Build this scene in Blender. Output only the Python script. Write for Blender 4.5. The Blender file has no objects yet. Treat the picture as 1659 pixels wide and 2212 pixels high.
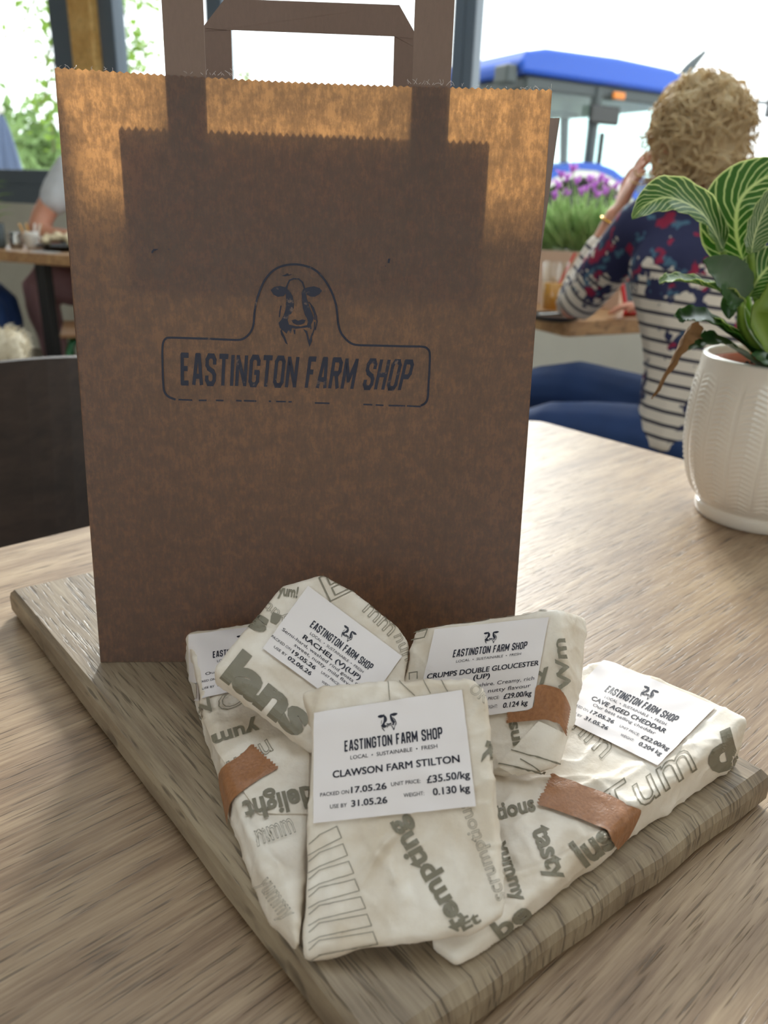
import bpy, bmesh, math, random
from mathutils import Vector as Vec, Matrix, noise
from mathutils.bvhtree import BVHTree
from mathutils.geometry import tessellate_polygon
random.seed(7)
SC = bpy.context.scene
COL = SC.collection
PI = math.pi
# ------------------------------------------------------------------ camera
FOC, CX, CY = 1660.0, 829.5, 1106.0          # focal length and centre in pixels of the 1659x2212 frame
PITCH, ROLL = math.radians(22.0), math.radians(2.0)
_F = Vec((0, math.cos(PITCH), -math.sin(PITCH)))
_r = Vec((1, 0, 0)); _u = _r.cross(_F)
CR = _r * math.cos(ROLL) + _u * math.sin(ROLL)
CU = -_r * math.sin(ROLL) + _u * math.cos(ROLL)
CP = Vec((0, 0, 1.05))
cam = bpy.data.cameras.new('camera'); camo = bpy.data.objects.new('camera', cam); COL.objects.link(camo)
m = Matrix.Identity(4)
for i in range(3):
    m[i][0], m[i][1], m[i][2], m[i][3] = CR[i], CU[i], -_F[i], CP[i]
camo.matrix_world = m
cam.sensor_fit = 'VERTICAL'; cam.sensor_height = 36.0; cam.lens = FOC / 2212 * 36
cam.clip_start = 0.01; cam.clip_end = 600
cam.dof.use_dof = True; cam.dof.focus_distance = 0.42; cam.dof.aperture_fstop = cam.lens / 3.0
SC.camera = camo
# ------------------------------------------------------------------ sky, sun, exposure
wd = bpy.data.worlds.new('overcast_sky'); SC.world = wd; wd.use_nodes = True
bg = wd.node_tree.nodes['Background']; bg.inputs[0].default_value = (0.93, 0.97, 1.0, 1); bg.inputs[1].default_value = 1.65
sl = bpy.data.lights.new('hazy_sun', 'SUN'); sl.energy = 3.0; sl.angle = math.radians(14); sl.color = (1.0, 0.97, 0.93)
so = bpy.data.objects.new('hazy_sun', sl); COL.objects.link(so)
_az, _el = math.radians(90), math.radians(27)
_sd = Vec((math.cos(_az) * math.cos(_el), math.sin(_az) * math.cos(_el), math.sin(_el)))
so.rotation_euler = _sd.to_track_quat('Z', 'Y').to_euler(); so.location = _sd * 20
vs = SC.view_settings; vs.view_transform = 'Standard'; vs.look = 'None'; vs.gamma = 1; vs.use_curve_mapping = False
vs.exposure = 0.9
SC.cycles.max_bounces = 10; SC.cycles.diffuse_bounces = 6; SC.cycles.transparent_max_bounces = 12
SC.cycles.sample_clamp_indirect = 8; SC.cycles.caustics_reflective = False; SC.cycles.caustics_refractive = False

# ------------------------------------------------------------------ helpers
def ray(x, y): return _F + CR * ((x - CX) / FOC) - CU * ((y - CY) / FOC)
def atz(x, y, z): d = ray(x, y); return CP + d * ((z - CP.z) / d.z)
def aty(x, y, Y): d = ray(x, y); return CP + d * (Y / d.y)
def atpl(x, y, P, n): d = ray(x, y); return CP + d * ((P - CP).dot(n) / d.dot(n))
ORG = {}
def org(o): return ORG[o.name] if o is not None else Vec((0, 0, 0))
def thing(name, label, cat, loc, group=None):
    o = bpy.data.objects.new(name, None); COL.objects.link(o); o.empty_display_size = .05
    o.location = loc; ORG[o.name] = Vec(loc); tag(o, label, cat, group); return o
def tag(o, label=None, cat=None, group=None, kind=None):
    if label: o['label'] = label
    if cat: o['category'] = cat
    if group: o['group'] = group
    if kind: o['kind'] = kind
    return o
def add(name, V, F, mat, parent=None, loc=None, smooth=False, uv=None, attr=None):
    """one mesh object from world-space verts"""
    og = org(parent) if parent is not None else Vec(loc or (0, 0, 0))
    me = bpy.data.meshes.new(name)
    me.from_pydata([(v[0] - og[0], v[1] - og[1], v[2] - og[2]) for v in V], [], [tuple(f) for f in F])
    if smooth: me.polygons.foreach_set('use_smooth', [True] * len(me.polygons))
    if attr:
        for k, vals in attr.items():
            a = me.attributes.new(k, 'FLOAT', 'POINT'); a.data.foreach_set('value', vals)
    if uv:
        a = me.attributes.new('st', 'FLOAT_VECTOR', 'POINT')
        a.data.foreach_set('vector', [c for p in uv for c in (p[0], p[1], 0.0)])
    me.update()
    o = bpy.data.objects.new(name, me); COL.objects.link(o)
    if mat: me.materials.append(mat)
    if parent is not None: o.parent = parent
    else: o.location = og
    ORG[o.name] = og
    return o
class MB:
    """collects shapes into one vertex / face list (world space)"""
    def __init__(s): s.V = []; s.F = []
    def raw(s, V, F):
        k = len(s.V); s.V += [Vec(v) for v in V]; s.F += [tuple(i + k for i in f) for f in F]; return s
    def box(s, c, size, ax=None, bev=0.0, seg=2):
        c = Vec(c); X, Y, Z = ax or (Vec((1, 0, 0)), Vec((0, 1, 0)), Vec((0, 0, 1)))
        h = [d / 2 for d in size]
        if bev <= 0:
            V = [c + X * (h[0] * i) + Y * (h[1] * j) + Z * (h[2] * k) for i in (-1, 1) for j in (-1, 1) for k in (-1, 1)]
            F = [(0, 1, 3, 2), (4, 6, 7, 5), (0, 4, 5, 1), (2, 3, 7, 6), (0, 2, 6, 4), (1, 5, 7, 3)]
            return s.raw(V, F)
        b = bmesh.new(); bmesh.ops.create_cube(b, size=1)
        for v in b.verts: v.co = Vec((v.co.x * size[0], v.co.y * size[1], v.co.z * size[2]))
        bmesh.ops.bevel(b, geom=b.edges[:], offset=bev, segments=seg, profile=.5, affect='EDGES')
        b.verts.index_update()
        V = [c + X * v.co.x + Y * v.co.y + Z * v.co.z for v in b.verts]; F = [[v.index for v in f.verts] for f in b.faces]
        b.free(); return s.raw(V, F)
    def tube(s, pts, rad, seg=10, smooth=0, caps=True, flat=None):
        P = [Vec(p) for p in pts]; R = list(rad) if hasattr(rad, '__len__') else [rad] * len(P)
        if smooth:
            P, R = catmull(P, R, smooth)
        k = len(s.V); T = []
        for i in range(len(P)):
            t = (P[min(i + 1, len(P) - 1)] - P[max(i - 1, 0)]); T.append(t.normalized() if t.length > 1e-9 else Vec((0, 0, 1)))
        a = flat.copy() if flat is not None else (Vec((0, 0, 1)) if abs(T[0].z) < .9 else Vec((1, 0, 0)))
        for i, p in enumerate(P):
            a = (a - T[i] * a.dot(T[i]))
            a = a.normalized() if a.length > 1e-6 else T[i].orthogonal().normalized()
            b = T[i].cross(a); r = R[i]; ra, rb = r if hasattr(r, '__len__') else (r, r)
            for j in range(seg):
                q = 2 * PI * j / seg; s.V.append(p + a * (ra * math.cos(q)) + b * (rb * math.sin(q)))
        n = len(P)
        for i in range(n - 1):
            for j in range(seg):
                j2 = (j + 1) % seg; s.F.append((k + i * seg + j, k + i * seg + j2, k + (i + 1) * seg + j2, k + (i + 1) * seg + j))
        if caps:
            s.F.append(tuple(k + j for j in range(seg))[::-1]); s.F.append(tuple(k + (n - 1) * seg + j for j in range(seg)))
        return s
    def ball(s, c, r, seg=16, rings=10, ax=None):
        c = Vec(c); r = r if hasattr(r, '__len__') else (r, r, r)
        X, Y, Z = ax or (Vec((1, 0, 0)), Vec((0, 1, 0)), Vec((0, 0, 1)))
        k = len(s.V); s.V.append(c - Z * r[2])
        for i in range(1, rings):
            t = PI * i / rings
            for j in range(seg):
                q = 2 * PI * j / seg
                s.V.append(c + X * (r[0] * math.sin(t) * math.cos(q)) + Y * (r[1] * math.sin(t) * math.sin(q)) - Z * (r[2] * math.cos(t)))
        s.V.append(c + Z * r[2]); L = len(s.V) - 1
        for j in range(seg): s.F.append((k, k + 1 + (j + 1) % seg, k + 1 + j))
        for i in range(rings - 2):
            for j in range(seg):
                a = k + 1 + i * seg; j2 = (j + 1) % seg; s.F.append((a + j, a + j2, a + seg + j2, a + seg + j))
        a = k + 1 + (rings - 2) * seg
        for j in range(seg): s.F.append((a + j, a + (j + 1) % seg, L))
        return s
    def lathe(s, c, prof, seg=32):
        """prof: (radius, z) list, revolved round a vertical axis through c"""
        k = len(s.V); n = len(prof)
        for r, z in prof:
            for j in range(seg):
                q = 2 * PI * j / seg; s.V.append(Vec((c[0] + r * math.cos(q), c[1] + r * math.sin(q), c[2] + z)))
        for i in range(n - 1):
            for j in range(seg):
                j2 = (j + 1) % seg; s.F.append((k + i * seg + j, k + i * seg + j2, k + (i + 1) * seg + j2, k + (i + 1) * seg + j))
        return s
    def prism(s, poly, d):
        """poly: 3D outline; d: extrusion vector"""
        n = len(poly); k = len(s.V); poly = [Vec(p) for p in poly]; d = Vec(d)
        s.V += poly + [p + d for p in poly]
        s.F += [tuple(k + i for i in range(n))[::-1], tuple(k + n + i for i in range(n))]
        s.F += [(k + i, k + (i + 1) % n, k + n + (i + 1) % n, k + n + i) for i in range(n)]
        return s
    def obj(s, name, mat, parent=None, loc=None, smooth=False, **kw): return add(name, s.V, s.F, mat, parent, loc, smooth, **kw)
def catmull(P, R, n):
    tup = hasattr(R[0], '__len__'); oP, oR = [], []
    for i in range(len(P) - 1):
        p0, p1, p2, p3 = P[max(i - 1, 0)], P[i], P[i + 1], P[min(i + 2, len(P) - 1)]
        for j in range(n):
            t = j / n
            oP.append(.5 * ((2 * p1) + (p2 - p0) * t + (2 * p0 - 5 * p1 + 4 * p2 - p3) * t * t + (3 * p1 - p0 - 3 * p2 + p3) * t ** 3))
            e = t * t * (3 - 2 * t)
            oR.append(tuple(a * (1 - e) + b * e for a, b in zip(R[i], R[i + 1])) if tup else R[i] * (1 - e) + R[i + 1] * e)
    oP.append(P[-1]); oR.append(R[-1]); return oP, oR
def remesh(V, F, voxel, smooth=0, fac=.5):
    """one continuous skin over overlapping closed shapes"""
    me = bpy.data.meshes.new('tmp'); me.from_pydata([tuple(v) for v in V], [], F); me.update()
    o = bpy.data.objects.new('tmp', me); COL.objects.link(o)
    md = o.modifiers.new('r', 'REMESH'); md.mode = 'VOXEL'; md.voxel_size = voxel
    if smooth: ms = o.modifiers.new('s', 'SMOOTH'); ms.factor = fac; ms.iterations = smooth
    ev = o.evaluated_get(bpy.context.evaluated_depsgraph_get()); em = ev.to_mesh()
    oV = [v.co.copy() for v in em.vertices]; oF = [tuple(p.vertices) for p in em.polygons]
    ev.to_mesh_clear(); bpy.data.objects.remove(o); bpy.data.meshes.remove(me)
    return oV, oF
def bevelled(V, F, off, seg=2, ang=25):
    b = bmesh.new(); vs_ = [b.verts.new(v) for v in V]
    for f in F: b.faces.new([vs_[i] for i in f])
    b.normal_update(); bmesh.ops.recalc_face_normals(b, faces=b.faces[:])
    es = [e for e in b.edges if len(e.link_faces) == 2 and e.calc_face_angle(0) > math.radians(ang)]
    bmesh.ops.bevel(b, geom=es, offset=off, segments=seg, profile=.5, affect='EDGES'); b.verts.index_update()
    r = [v.co.copy() for v in b.verts], [tuple(v.index for v in f.verts) for f in b.faces]; b.free(); return r
def finer(V, F, mx):
    """split a flat triangle mesh until no edge is longer than mx"""
    b = bmesh.new(); vs_ = [b.verts.new((v[0], v[1], 0)) for v in V]
    for f in F:
        try: b.faces.new([vs_[i] for i in f])
        except ValueError: pass
    bmesh.ops.triangulate(b, faces=b.faces[:])
    for _ in range(5):
        es = [e for e in b.edges if e.calc_length() > mx]
        if not es: break
        bmesh.ops.subdivide_edges(b, edges=es, cuts=1); bmesh.ops.triangulate(b, faces=b.faces[:])
    b.verts.index_update(); r = [(v.co.x, v.co.y) for v in b.verts], [tuple(v.index for v in f.verts) for f in b.faces]; b.free(); return r
# ------------------------------------------------------------------ materials
def srgb(r, g, b):
    f = lambda c: (c / 255 / 12.92) if c / 255 <= .04045 else ((c / 255 + .055) / 1.055) ** 2.4
    return (f(r), f(g), f(b), 1)
class Nd:
    def __init__(s, name):
        s.m = bpy.data.materials.new(name); s.m.use_nodes = True; s.t = s.m.node_tree; s.t.nodes.clear()
        s.out = s.t.nodes.new('ShaderNodeOutputMaterial')
    def n(s, kind, ins=None, **kw):
        x = s.t.nodes.new('ShaderNode' + kind)
        for k, v in kw.items(): setattr(x, k, v)
        for k, v in (ins or {}).items():
            i = x.inputs[k]
            if hasattr(v, 'bl_idname') and hasattr(v, 'is_output'): s.t.links.new(v, i)
            else: i.default_value = v
        return x
    def coord(s, scale=(1, 1, 1), rot=(0, 0, 0), attr=None):
        c = s.n('TexCoord').outputs['Object'] if attr is None else s.n('Attribute', attribute_name=attr).outputs['Vector']
        return s.n('Mapping', {'Vector': c, 'Scale': scale, 'Rotation': rot}).outputs[0]
    def noise(s, vec, scale, detail=4, rough=.55): return s.n('TexNoise', {'Vector': vec, 'Scale': scale, 'Detail': detail, 'Roughness': rough}).outputs['Fac']
    def ramp(s, fac, stops):
        r = s.n('ValToRGB', {'Fac': fac}); e = r.color_ramp.elements
        while len(e) > 1: e.remove(e[-1])
        e[0].position, e[0].color = stops[0][0], stops[0][1]
        for p, c in stops[1:]: q = e.new(p); q.color = c
        return r.outputs[0]
    def mix(s, fac, a, b): 
        x = s.n('Mix', data_type='RGBA'); L = s.t.links
        for i, v in ((0, fac), (6, a), (7, b)):
            if hasattr(v, 'is_output'): L.new(v, x.inputs[i])
            else: x.inputs[i].default_value = v
        return x.outputs[2]
    def math(s, op, a, b=0.0, c=0.0, clamp=False):
        x = s.n('Math', operation=op, use_clamp=clamp)
        for i, v in enumerate((a, b, c)):
            if hasattr(v, 'is_output'): s.t.links.new(v, x.inputs[i])
            else: x.inputs[i].default_value = v
        return x.outputs[0]
    def bump(s, h, dist, strength=1.0): return s.n('Bump', {'Height': h, 'Distance': dist, 'Strength': strength}).outputs[0]
    def pbr(s, col, rough=.5, normal=None, **kw):
        ins = {'Base Color': col, 'Roughness': rough}
        if normal is not None: ins['Normal'] = normal
        for k, v in kw.items(): ins[k.replace('_', ' ')] = v
        p = s.n('BsdfPrincipled', ins); return p.outputs[0]
    def done(s, sh): s.t.links.new(sh, s.out.inputs['Surface']); return s.m
def plain(name, col, rough=.5, **kw):
    d = Nd(name); c = d.coord()
    nz = d.noise(c, kw.pop('ns', 40), 3); v = kw.pop('var', .12)
    dark = tuple(x * (1 - v) for x in col[:3]) + (1,)
    return d.done(d.pbr(d.mix(nz, dark, col), rough, **kw))
def wood(name, light, mid, dark, ang, along=3.0, across=55.0, rough=.42, bumpd=.0006, z=False, pores=.5):
    d = Nd(name); c0 = d.coord(rot=(0, 0, -ang))
    mp = lambda sx, sy, sz=1: d.n('Mapping', {'Vector': c0, 'Scale': (sx, sy, sz)}).outputs[0]
    big = d.noise(mp(along * .5, across * .14, 8), 1.0, 3)
    wob = d.noise(mp(along * 1.6, across * .5, 20), 1.0, 5, .6)
    fin = d.noise(mp(along * 4, across * 4, 60), 1.0, 4, .65)
    por = d.noise(mp(along * 7, across * 5.5, 60), 1.0, 2, .5)
    f = d.math('ADD', d.math('MULTIPLY', wob, .55), d.math('MULTIPLY', fin, .45))
    f = d.math('ADD', d.math('MULTIPLY', f, .75), d.math('MULTIPLY', big, .3))
    col = d.ramp(f, [(.34, dark), (.48, mid), (.62, light), (.75, mid)])
    pm = d.ramp(por, [(.33, (1, 1, 1, 1)), (.43, (0, 0, 0, 1))])
    pk = d.math('MULTIPLY', pm, pores)
    col = d.mix(pk, col, tuple(x * .35 for x in dark[:3]) + (1,))
    hgt = d.math('SUBTRACT', f, d.math('MULTIPLY', pm, .35))
    ro = d.math('ADD', d.math('MULTIPLY', f, -.12), rough + .07)
    return d.done(d.pbr(col, ro, d.bump(hgt, bumpd)))
TA = math.atan2(.676, .737)                      # direction of the table's long edge
M = {}
M['table'] = wood('oak_table', srgb(172, 149, 122), srgb(135, 111, 88), srgb(86, 67, 51), TA, 4.2, 110, .40, .0006, pores=.55)
M['table2'] = wood('oak_cafe_table', srgb(200, 160, 115), srgb(172, 130, 90), srgb(120, 84, 56), .4, 3, 40, .35, .0004)
M['board'] = wood('weathered_board', srgb(164, 149, 127), srgb(132, 116, 97), srgb(88, 74, 61), math.radians(-49.5), 5.5, 120, .42, .0006, pores=.6)
M['chair'] = wood('dark_stained_wood', srgb(64, 50, 44), srgb(48, 37, 33), srgb(32, 25, 23), .5, 4, 50, .5, .0003, pores=.2)
M['seatwood'] = wood('oak_seat', srgb(150, 112, 74), srgb(120, 86, 56), srgb(84, 58, 38), .3, 4, 40, .5)
M['post'] = wood('golden_post', srgb(240, 200, 130), srgb(226, 178, 104), srgb(190, 138, 76), 0, 20, 20, .5, .0005)
M['frame'] = plain('grey_frame_paint', srgb(96, 110, 126), .35, var=.06)
M['concrete'] = plain('concrete', srgb(234, 232, 221), .8, var=.12, ns=7)
M['plaster'] = plain('pale_plaster', srgb(218, 214, 206), .85, var=.05, ns=4)
M['floor'] = wood('grey_floor', srgb(120, 110, 100), srgb(100, 90, 80), srgb(75, 66, 58), .3, 1.5, 22, .5)
M['black'] = plain('black_steel', srgb(34, 34, 36), .4)
M['slate'] = plain('black_plate', srgb(24, 26, 30), .35)
M['white'] = plain('white_glaze', srgb(236, 232, 226), .25, var=.04)
M['pot'] = plain('white_ceramic', srgb(244, 240, 233), .22, var=.03, Coat_Weight=.3)
M['terracotta'] = plain('nursery_pot', srgb(176, 96, 66), .5)
M['steel'] = plain('polished_steel', srgb(200, 200, 198), .22, Metallic=1.0, var=.05)
M['skin'] = plain('skin', srgb(218, 158, 132), .45, var=.1, ns=25, Subsurface_Weight=.15, Subsurface_Scale=.01)
M['soil'] = plain('soil', srgb(46, 34, 28), .9, var=.6, ns=250)
M['jeans'] = plain('blue_denim', srgb(28, 58, 108), .8, var=.35, ns=18)
M['mauve'] = plain('mauve_cotton', srgb(186, 146, 150), .85, var=.2, ns=14)
M['greytee'] = plain('grey_marl', srgb(222, 228, 236), .85, var=.22, ns=30)
M['green'] = plain('green_enamel', srgb(26, 92, 52), .35)
M['red'] = plain('red_plastic', srgb(206, 34, 40), .35)
M['amber'] = plain('amber_glaze', srgb(222, 150, 44), .3)
M['planter'] = plain('pale_timber', srgb(206, 178, 156), .6, var=.15, ns=20)
M['gold'] = plain('gold', srgb(222, 170, 70), .25, Metallic=1.0, var=.02)
M['blue'] = plain('tractor_blue', srgb(8, 80, 190), .3, var=.04)
M['dgrey'] = plain('tractor_grey', srgb(66, 74, 76), .5)
M['tyre'] = plain('tyre_rubber', srgb(40, 40, 42), .8)
M['rim'] = plain('wheel_rim', srgb(232, 232, 226), .5)
M['amberlamp'] = plain('lamp_amber', srgb(230, 130, 30), .3)
M['parasol'] = plain('parasol_cloth', srgb(92, 108, 140), .8, var=.2, ns=6)
M['lawn'] = plain('lawn', srgb(128, 158, 74), .9, var=.35, ns=.6)
M['hedge'] = plain('hedge_leaf', srgb(134, 166, 96), .8, var=.5, ns=1.4)
M['hill'] = plain('hill_green', srgb(84, 112, 100), 1.0, var=.2, ns=.06)
M['yard'] = plain('yard_gravel', srgb(176, 170, 158), .9, var=.2, ns=3)
M['bark'] = plain('bark', srgb(120, 104, 80), .9, var=.4)
M['food'] = plain('creamy_food', srgb(232, 214, 178), .6, var=.2, ns=60)
M['sticks'] = plain('wooden_sticks', srgb(226, 172, 98), .6)
M['dogfur'] = plain('cream_fur', srgb(236, 226, 204), .9, var=.15)
M['dry'] = plain('dry_leaf', srgb(150, 112, 72), .8, var=.4, ns=60)
M['stem'] = plain('green_stem', srgb(126, 158, 62), .4, var=.25, ns=30)
M['label'] = plain('label_paper', srgb(236, 230, 232), .45, var=.03)
M['inklab'] = plain('navy_label_ink', srgb(24, 26, 48), .5, var=.1)
M['wrapink'] = plain('grey_wrap_ink', srgb(132, 126, 110), .5, var=.15, ns=300)
def leafy(name, c1, c2, tr=.45):
    d = Nd(name); nz = d.noise(d.coord(), 30, 2); col = d.mix(nz, c1, c2)
    a = d.n('BsdfDiffuse', {'Color': col}).outputs[0]; b = d.n('BsdfTranslucent', {'Color': col}).outputs[0]
    return d.done(d.n('MixShader', {0: tr, 1: a, 2: b}).outputs[0])
M['leaf'] = leafy('tree_leaf', srgb(120, 160, 70), srgb(160, 190, 90))
M['lavleaf'] = leafy('lavender_leaf', srgb(150, 186, 116), srgb(190, 214, 156))
M['lavflower'] = leafy('lavender_flower', srgb(204, 128, 226), srgb(236, 176, 242))
def glass(name, tint=(.97, .99, .985, 1), ior=1.33):
    d = Nd(name); fc = d.n('LayerWeight', {'Blend': .5}).outputs['Facing']; fr = d.math('ADD', d.math('MULTIPLY', d.math('POWER', fc, 5.0), .9), .035)
    a = d.n('BsdfTransparent', {'Color': tint}).outputs[0]; b = d.n('BsdfGlossy', {'Roughness': .02, 'Color': (1, 1, 1, 1)}).outputs[0]
    return d.done(d.n('MixShader', {0: fr, 1: a, 2: b}).outputs[0])
M['glass'] = glass('window_glass'); M['cabglass'] = glass('tinted_cab_glass', (.88, .95, .94, 1))
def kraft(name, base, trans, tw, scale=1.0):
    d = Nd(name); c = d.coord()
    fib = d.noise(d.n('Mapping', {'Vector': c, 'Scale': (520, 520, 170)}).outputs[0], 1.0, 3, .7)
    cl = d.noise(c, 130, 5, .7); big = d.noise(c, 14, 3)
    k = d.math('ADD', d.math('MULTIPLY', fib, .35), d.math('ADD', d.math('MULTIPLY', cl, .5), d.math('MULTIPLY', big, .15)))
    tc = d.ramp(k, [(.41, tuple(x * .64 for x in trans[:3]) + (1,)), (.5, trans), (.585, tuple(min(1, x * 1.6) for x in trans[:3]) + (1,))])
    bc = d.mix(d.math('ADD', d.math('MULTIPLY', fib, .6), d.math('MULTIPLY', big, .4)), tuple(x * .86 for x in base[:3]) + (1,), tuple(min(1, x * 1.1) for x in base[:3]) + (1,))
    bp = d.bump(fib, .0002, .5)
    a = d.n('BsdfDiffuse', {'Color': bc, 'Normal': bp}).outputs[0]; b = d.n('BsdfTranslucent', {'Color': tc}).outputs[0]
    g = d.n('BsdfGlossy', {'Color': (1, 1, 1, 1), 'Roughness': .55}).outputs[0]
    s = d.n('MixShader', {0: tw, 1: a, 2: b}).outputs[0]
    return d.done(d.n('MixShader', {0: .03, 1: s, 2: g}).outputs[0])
KB = (.20, .138, .116, 1)
M['kraft'] = kraft('kraft_paper', KB, (.60, .285, .09, 1), .44)
M['kraftback'] = kraft('kraft_paper_dimmed', KB, (.45, .22, .08, 1), .05)  # same paper, transmission cut so the front panel stays shaded lower down
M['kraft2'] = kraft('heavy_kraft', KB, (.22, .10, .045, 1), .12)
M['handle'] = kraft('folded_kraft_strap', (.25, .175, .145, 1), (.12, .06, .03, 1), .06)
def ink(name, col, paper):
    d = Nd(name); c = d.coord(); a = d.noise(c, 260, 4, .7); b = d.noise(c, 60, 3)
    k = d.ramp(d.math('ADD', d.math('MULTIPLY', a, .6), d.math('MULTIPLY', b, .4)), [(.36, (1, 1, 1, 1)), (.42, (0, 0, 0, 1))])
    return d.done(d.pbr(d.mix(k, col, paper), .55))
M['ink'] = ink('navy_stamp_ink', srgb(38, 44, 66), KB)
def wrapper():
    d = Nd('waxed_wrap_paper'); c = d.coord()
    nz = d.ramp(d.noise(c, 34, 5), [(.36, (0, 0, 0, 1)), (.62, (1, 1, 1, 1))]); f = d.noise(c, 420, 3)
    col = d.mix(nz, srgb(224, 211, 194), srgb(250, 243, 234)); bp = d.bump(d.math('ADD', f, d.math('MULTIPLY', d.noise(c, 120, 3), 1.5)), .0003, .6)
    a = d.pbr(col, .42, bp); b = d.n('BsdfTranslucent', {'Color': (.85, .78, .62, 1)}).outputs[0]
    return d.done(d.n('MixShader', {0: .12, 1: a, 2: b}).outputs[0])
M['wrap'] = wrapper()
def tape():
    d = Nd('brown_paper_tape'); c = d.coord(); f = d.noise(d.n('Mapping', {'Vector': c, 'Scale': (700, 700, 350)}).outputs[0], 1, 4)
    return d.done(d.pbr(d.mix(f, srgb(120, 78, 50), srgb(178, 124, 84)), .34, d.bump(f, .0004, .8)))
M['tape'] = tape()
def leafmat():
    d = Nd('striped_leaf'); at = d.n('Attribute', attribute_name='st').outputs['Vector']
    sx = d.n('SeparateXYZ', {0: at}); s, t = sx.outputs[0], sx.outputs[1]
    a = d.math('ABSOLUTE', s)
    nz = d.math('MULTIPLY', d.noise(d.coord(), 60, 2), .05)
    ph = d.math('ADD', d.math('SUBTRACT', t, d.math('MULTIPLY', d.math('POWER', a, .8), .30)), nz)
    w = d.math('SINE', d.math('MULTIPLY', ph, 2 * PI * 13))
    k = d.ramp(w, [(.62, (0, 0, 0, 1)), (.95, (1, 1, 1, 1))])
    mid = d.ramp(a, [(.03, (1, 1, 1, 1)), (.08, (0, 0, 0, 1))])
    edge = d.ramp(a, [(.93, (0, 0, 0, 1)), (.97, (1, 1, 1, 1))])
    kk = d.math('MAXIMUM', d.math('MAXIMUM', k, mid), edge)
    col = d.mix(kk, srgb(58, 104, 40), srgb(206, 220, 160))
    A = d.pbr(col, .32); B = d.n('BsdfTranslucent', {'Color': d.mix(kk, srgb(110, 160, 50), srgb(220, 230, 150))}).outputs[0]
    return d.done(d.n('MixShader', {0: .32, 1: A, 2: B}).outputs[0])
M['stripeleaf'] = leafmat()
def darkleaf():
    d = Nd('dark_green_leaf'); nz = d.noise(d.coord(), 50, 2)
    A = d.pbr(d.mix(nz, srgb(34, 66, 34), srgb(58, 96, 50)), .28); B = d.n('BsdfTranslucent', {'Color': srgb(90, 140, 50)}).outputs[0]
    return d.done(d.n('MixShader', {0: .15, 1: A, 2: B}).outputs[0])
M['darkleaf'] = darkleaf()
def blouse():
    d = Nd('striped_floral_knit')
    s = d.n('Attribute', attribute_name='stripe').outputs['Fac']; fl = d.n('Attribute', attribute_name='floral').outputs['Fac']
    c = d.coord()
    w = d.math('SINE', d.math('MULTIPLY', s, 2 * PI / .030))
    k = d.ramp(w, [(.62, (0, 0, 0, 1)), (.72, (1, 1, 1, 1))])
    col = d.mix(k, srgb(214, 204, 192), srgb(48, 46, 62))
    nn = d.noise(c, 15, 3, .6); v = d.math('ADD', nn, d.math('MULTIPLY', fl, .27))
    navy = d.ramp(v, [(.615, (0, 0, 0, 1)), (.63, (1, 1, 1, 1))])
    n2 = d.noise(d.n('Mapping', {'Vector': c, 'Location': (3, 5, 1)}).outputs[0], 21, 2)
    red = d.math('MULTIPLY', navy, d.ramp(n2, [(.58, (0, 0, 0, 1)), (.61, (1, 1, 1, 1))]))
    n3 = d.noise(d.n('Mapping', {'Vector': c, 'Location': (9, 2, 4)}).outputs[0], 26, 2)
    teal = d.math('MULTIPLY', navy, d.ramp(n3, [(.6, (0, 0, 0, 1)), (.63, (1, 1, 1, 1))]))
    col = d.mix(navy, col, srgb(36, 40, 76)); col = d.mix(teal, col, srgb(70, 104, 128)); col = d.mix(red, col, srgb(140, 26, 62))
    return d.done(d.pbr(col, .85))
M['blouse'] = blouse()
def hairmat():
    d = Nd('blonde_hair'); nz = d.noise(d.coord(), 22, 3)
    col = d.mix(nz, srgb(190, 158, 112), srgb(252, 238, 200))
    A = d.pbr(col, .5); B = d.n('BsdfTranslucent', {'Color': col}).outputs[0]
    return d.done(d.n('MixShader', {0: .42, 1: A, 2: B}).outputs[0])
M['hair'] = hairmat()
M['brownhair'] = plain('brown_hair', srgb(96, 72, 52), .6, var=.3)
M['dotink'] = plain('eye_dark', srgb(40, 30, 26), .3)

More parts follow.
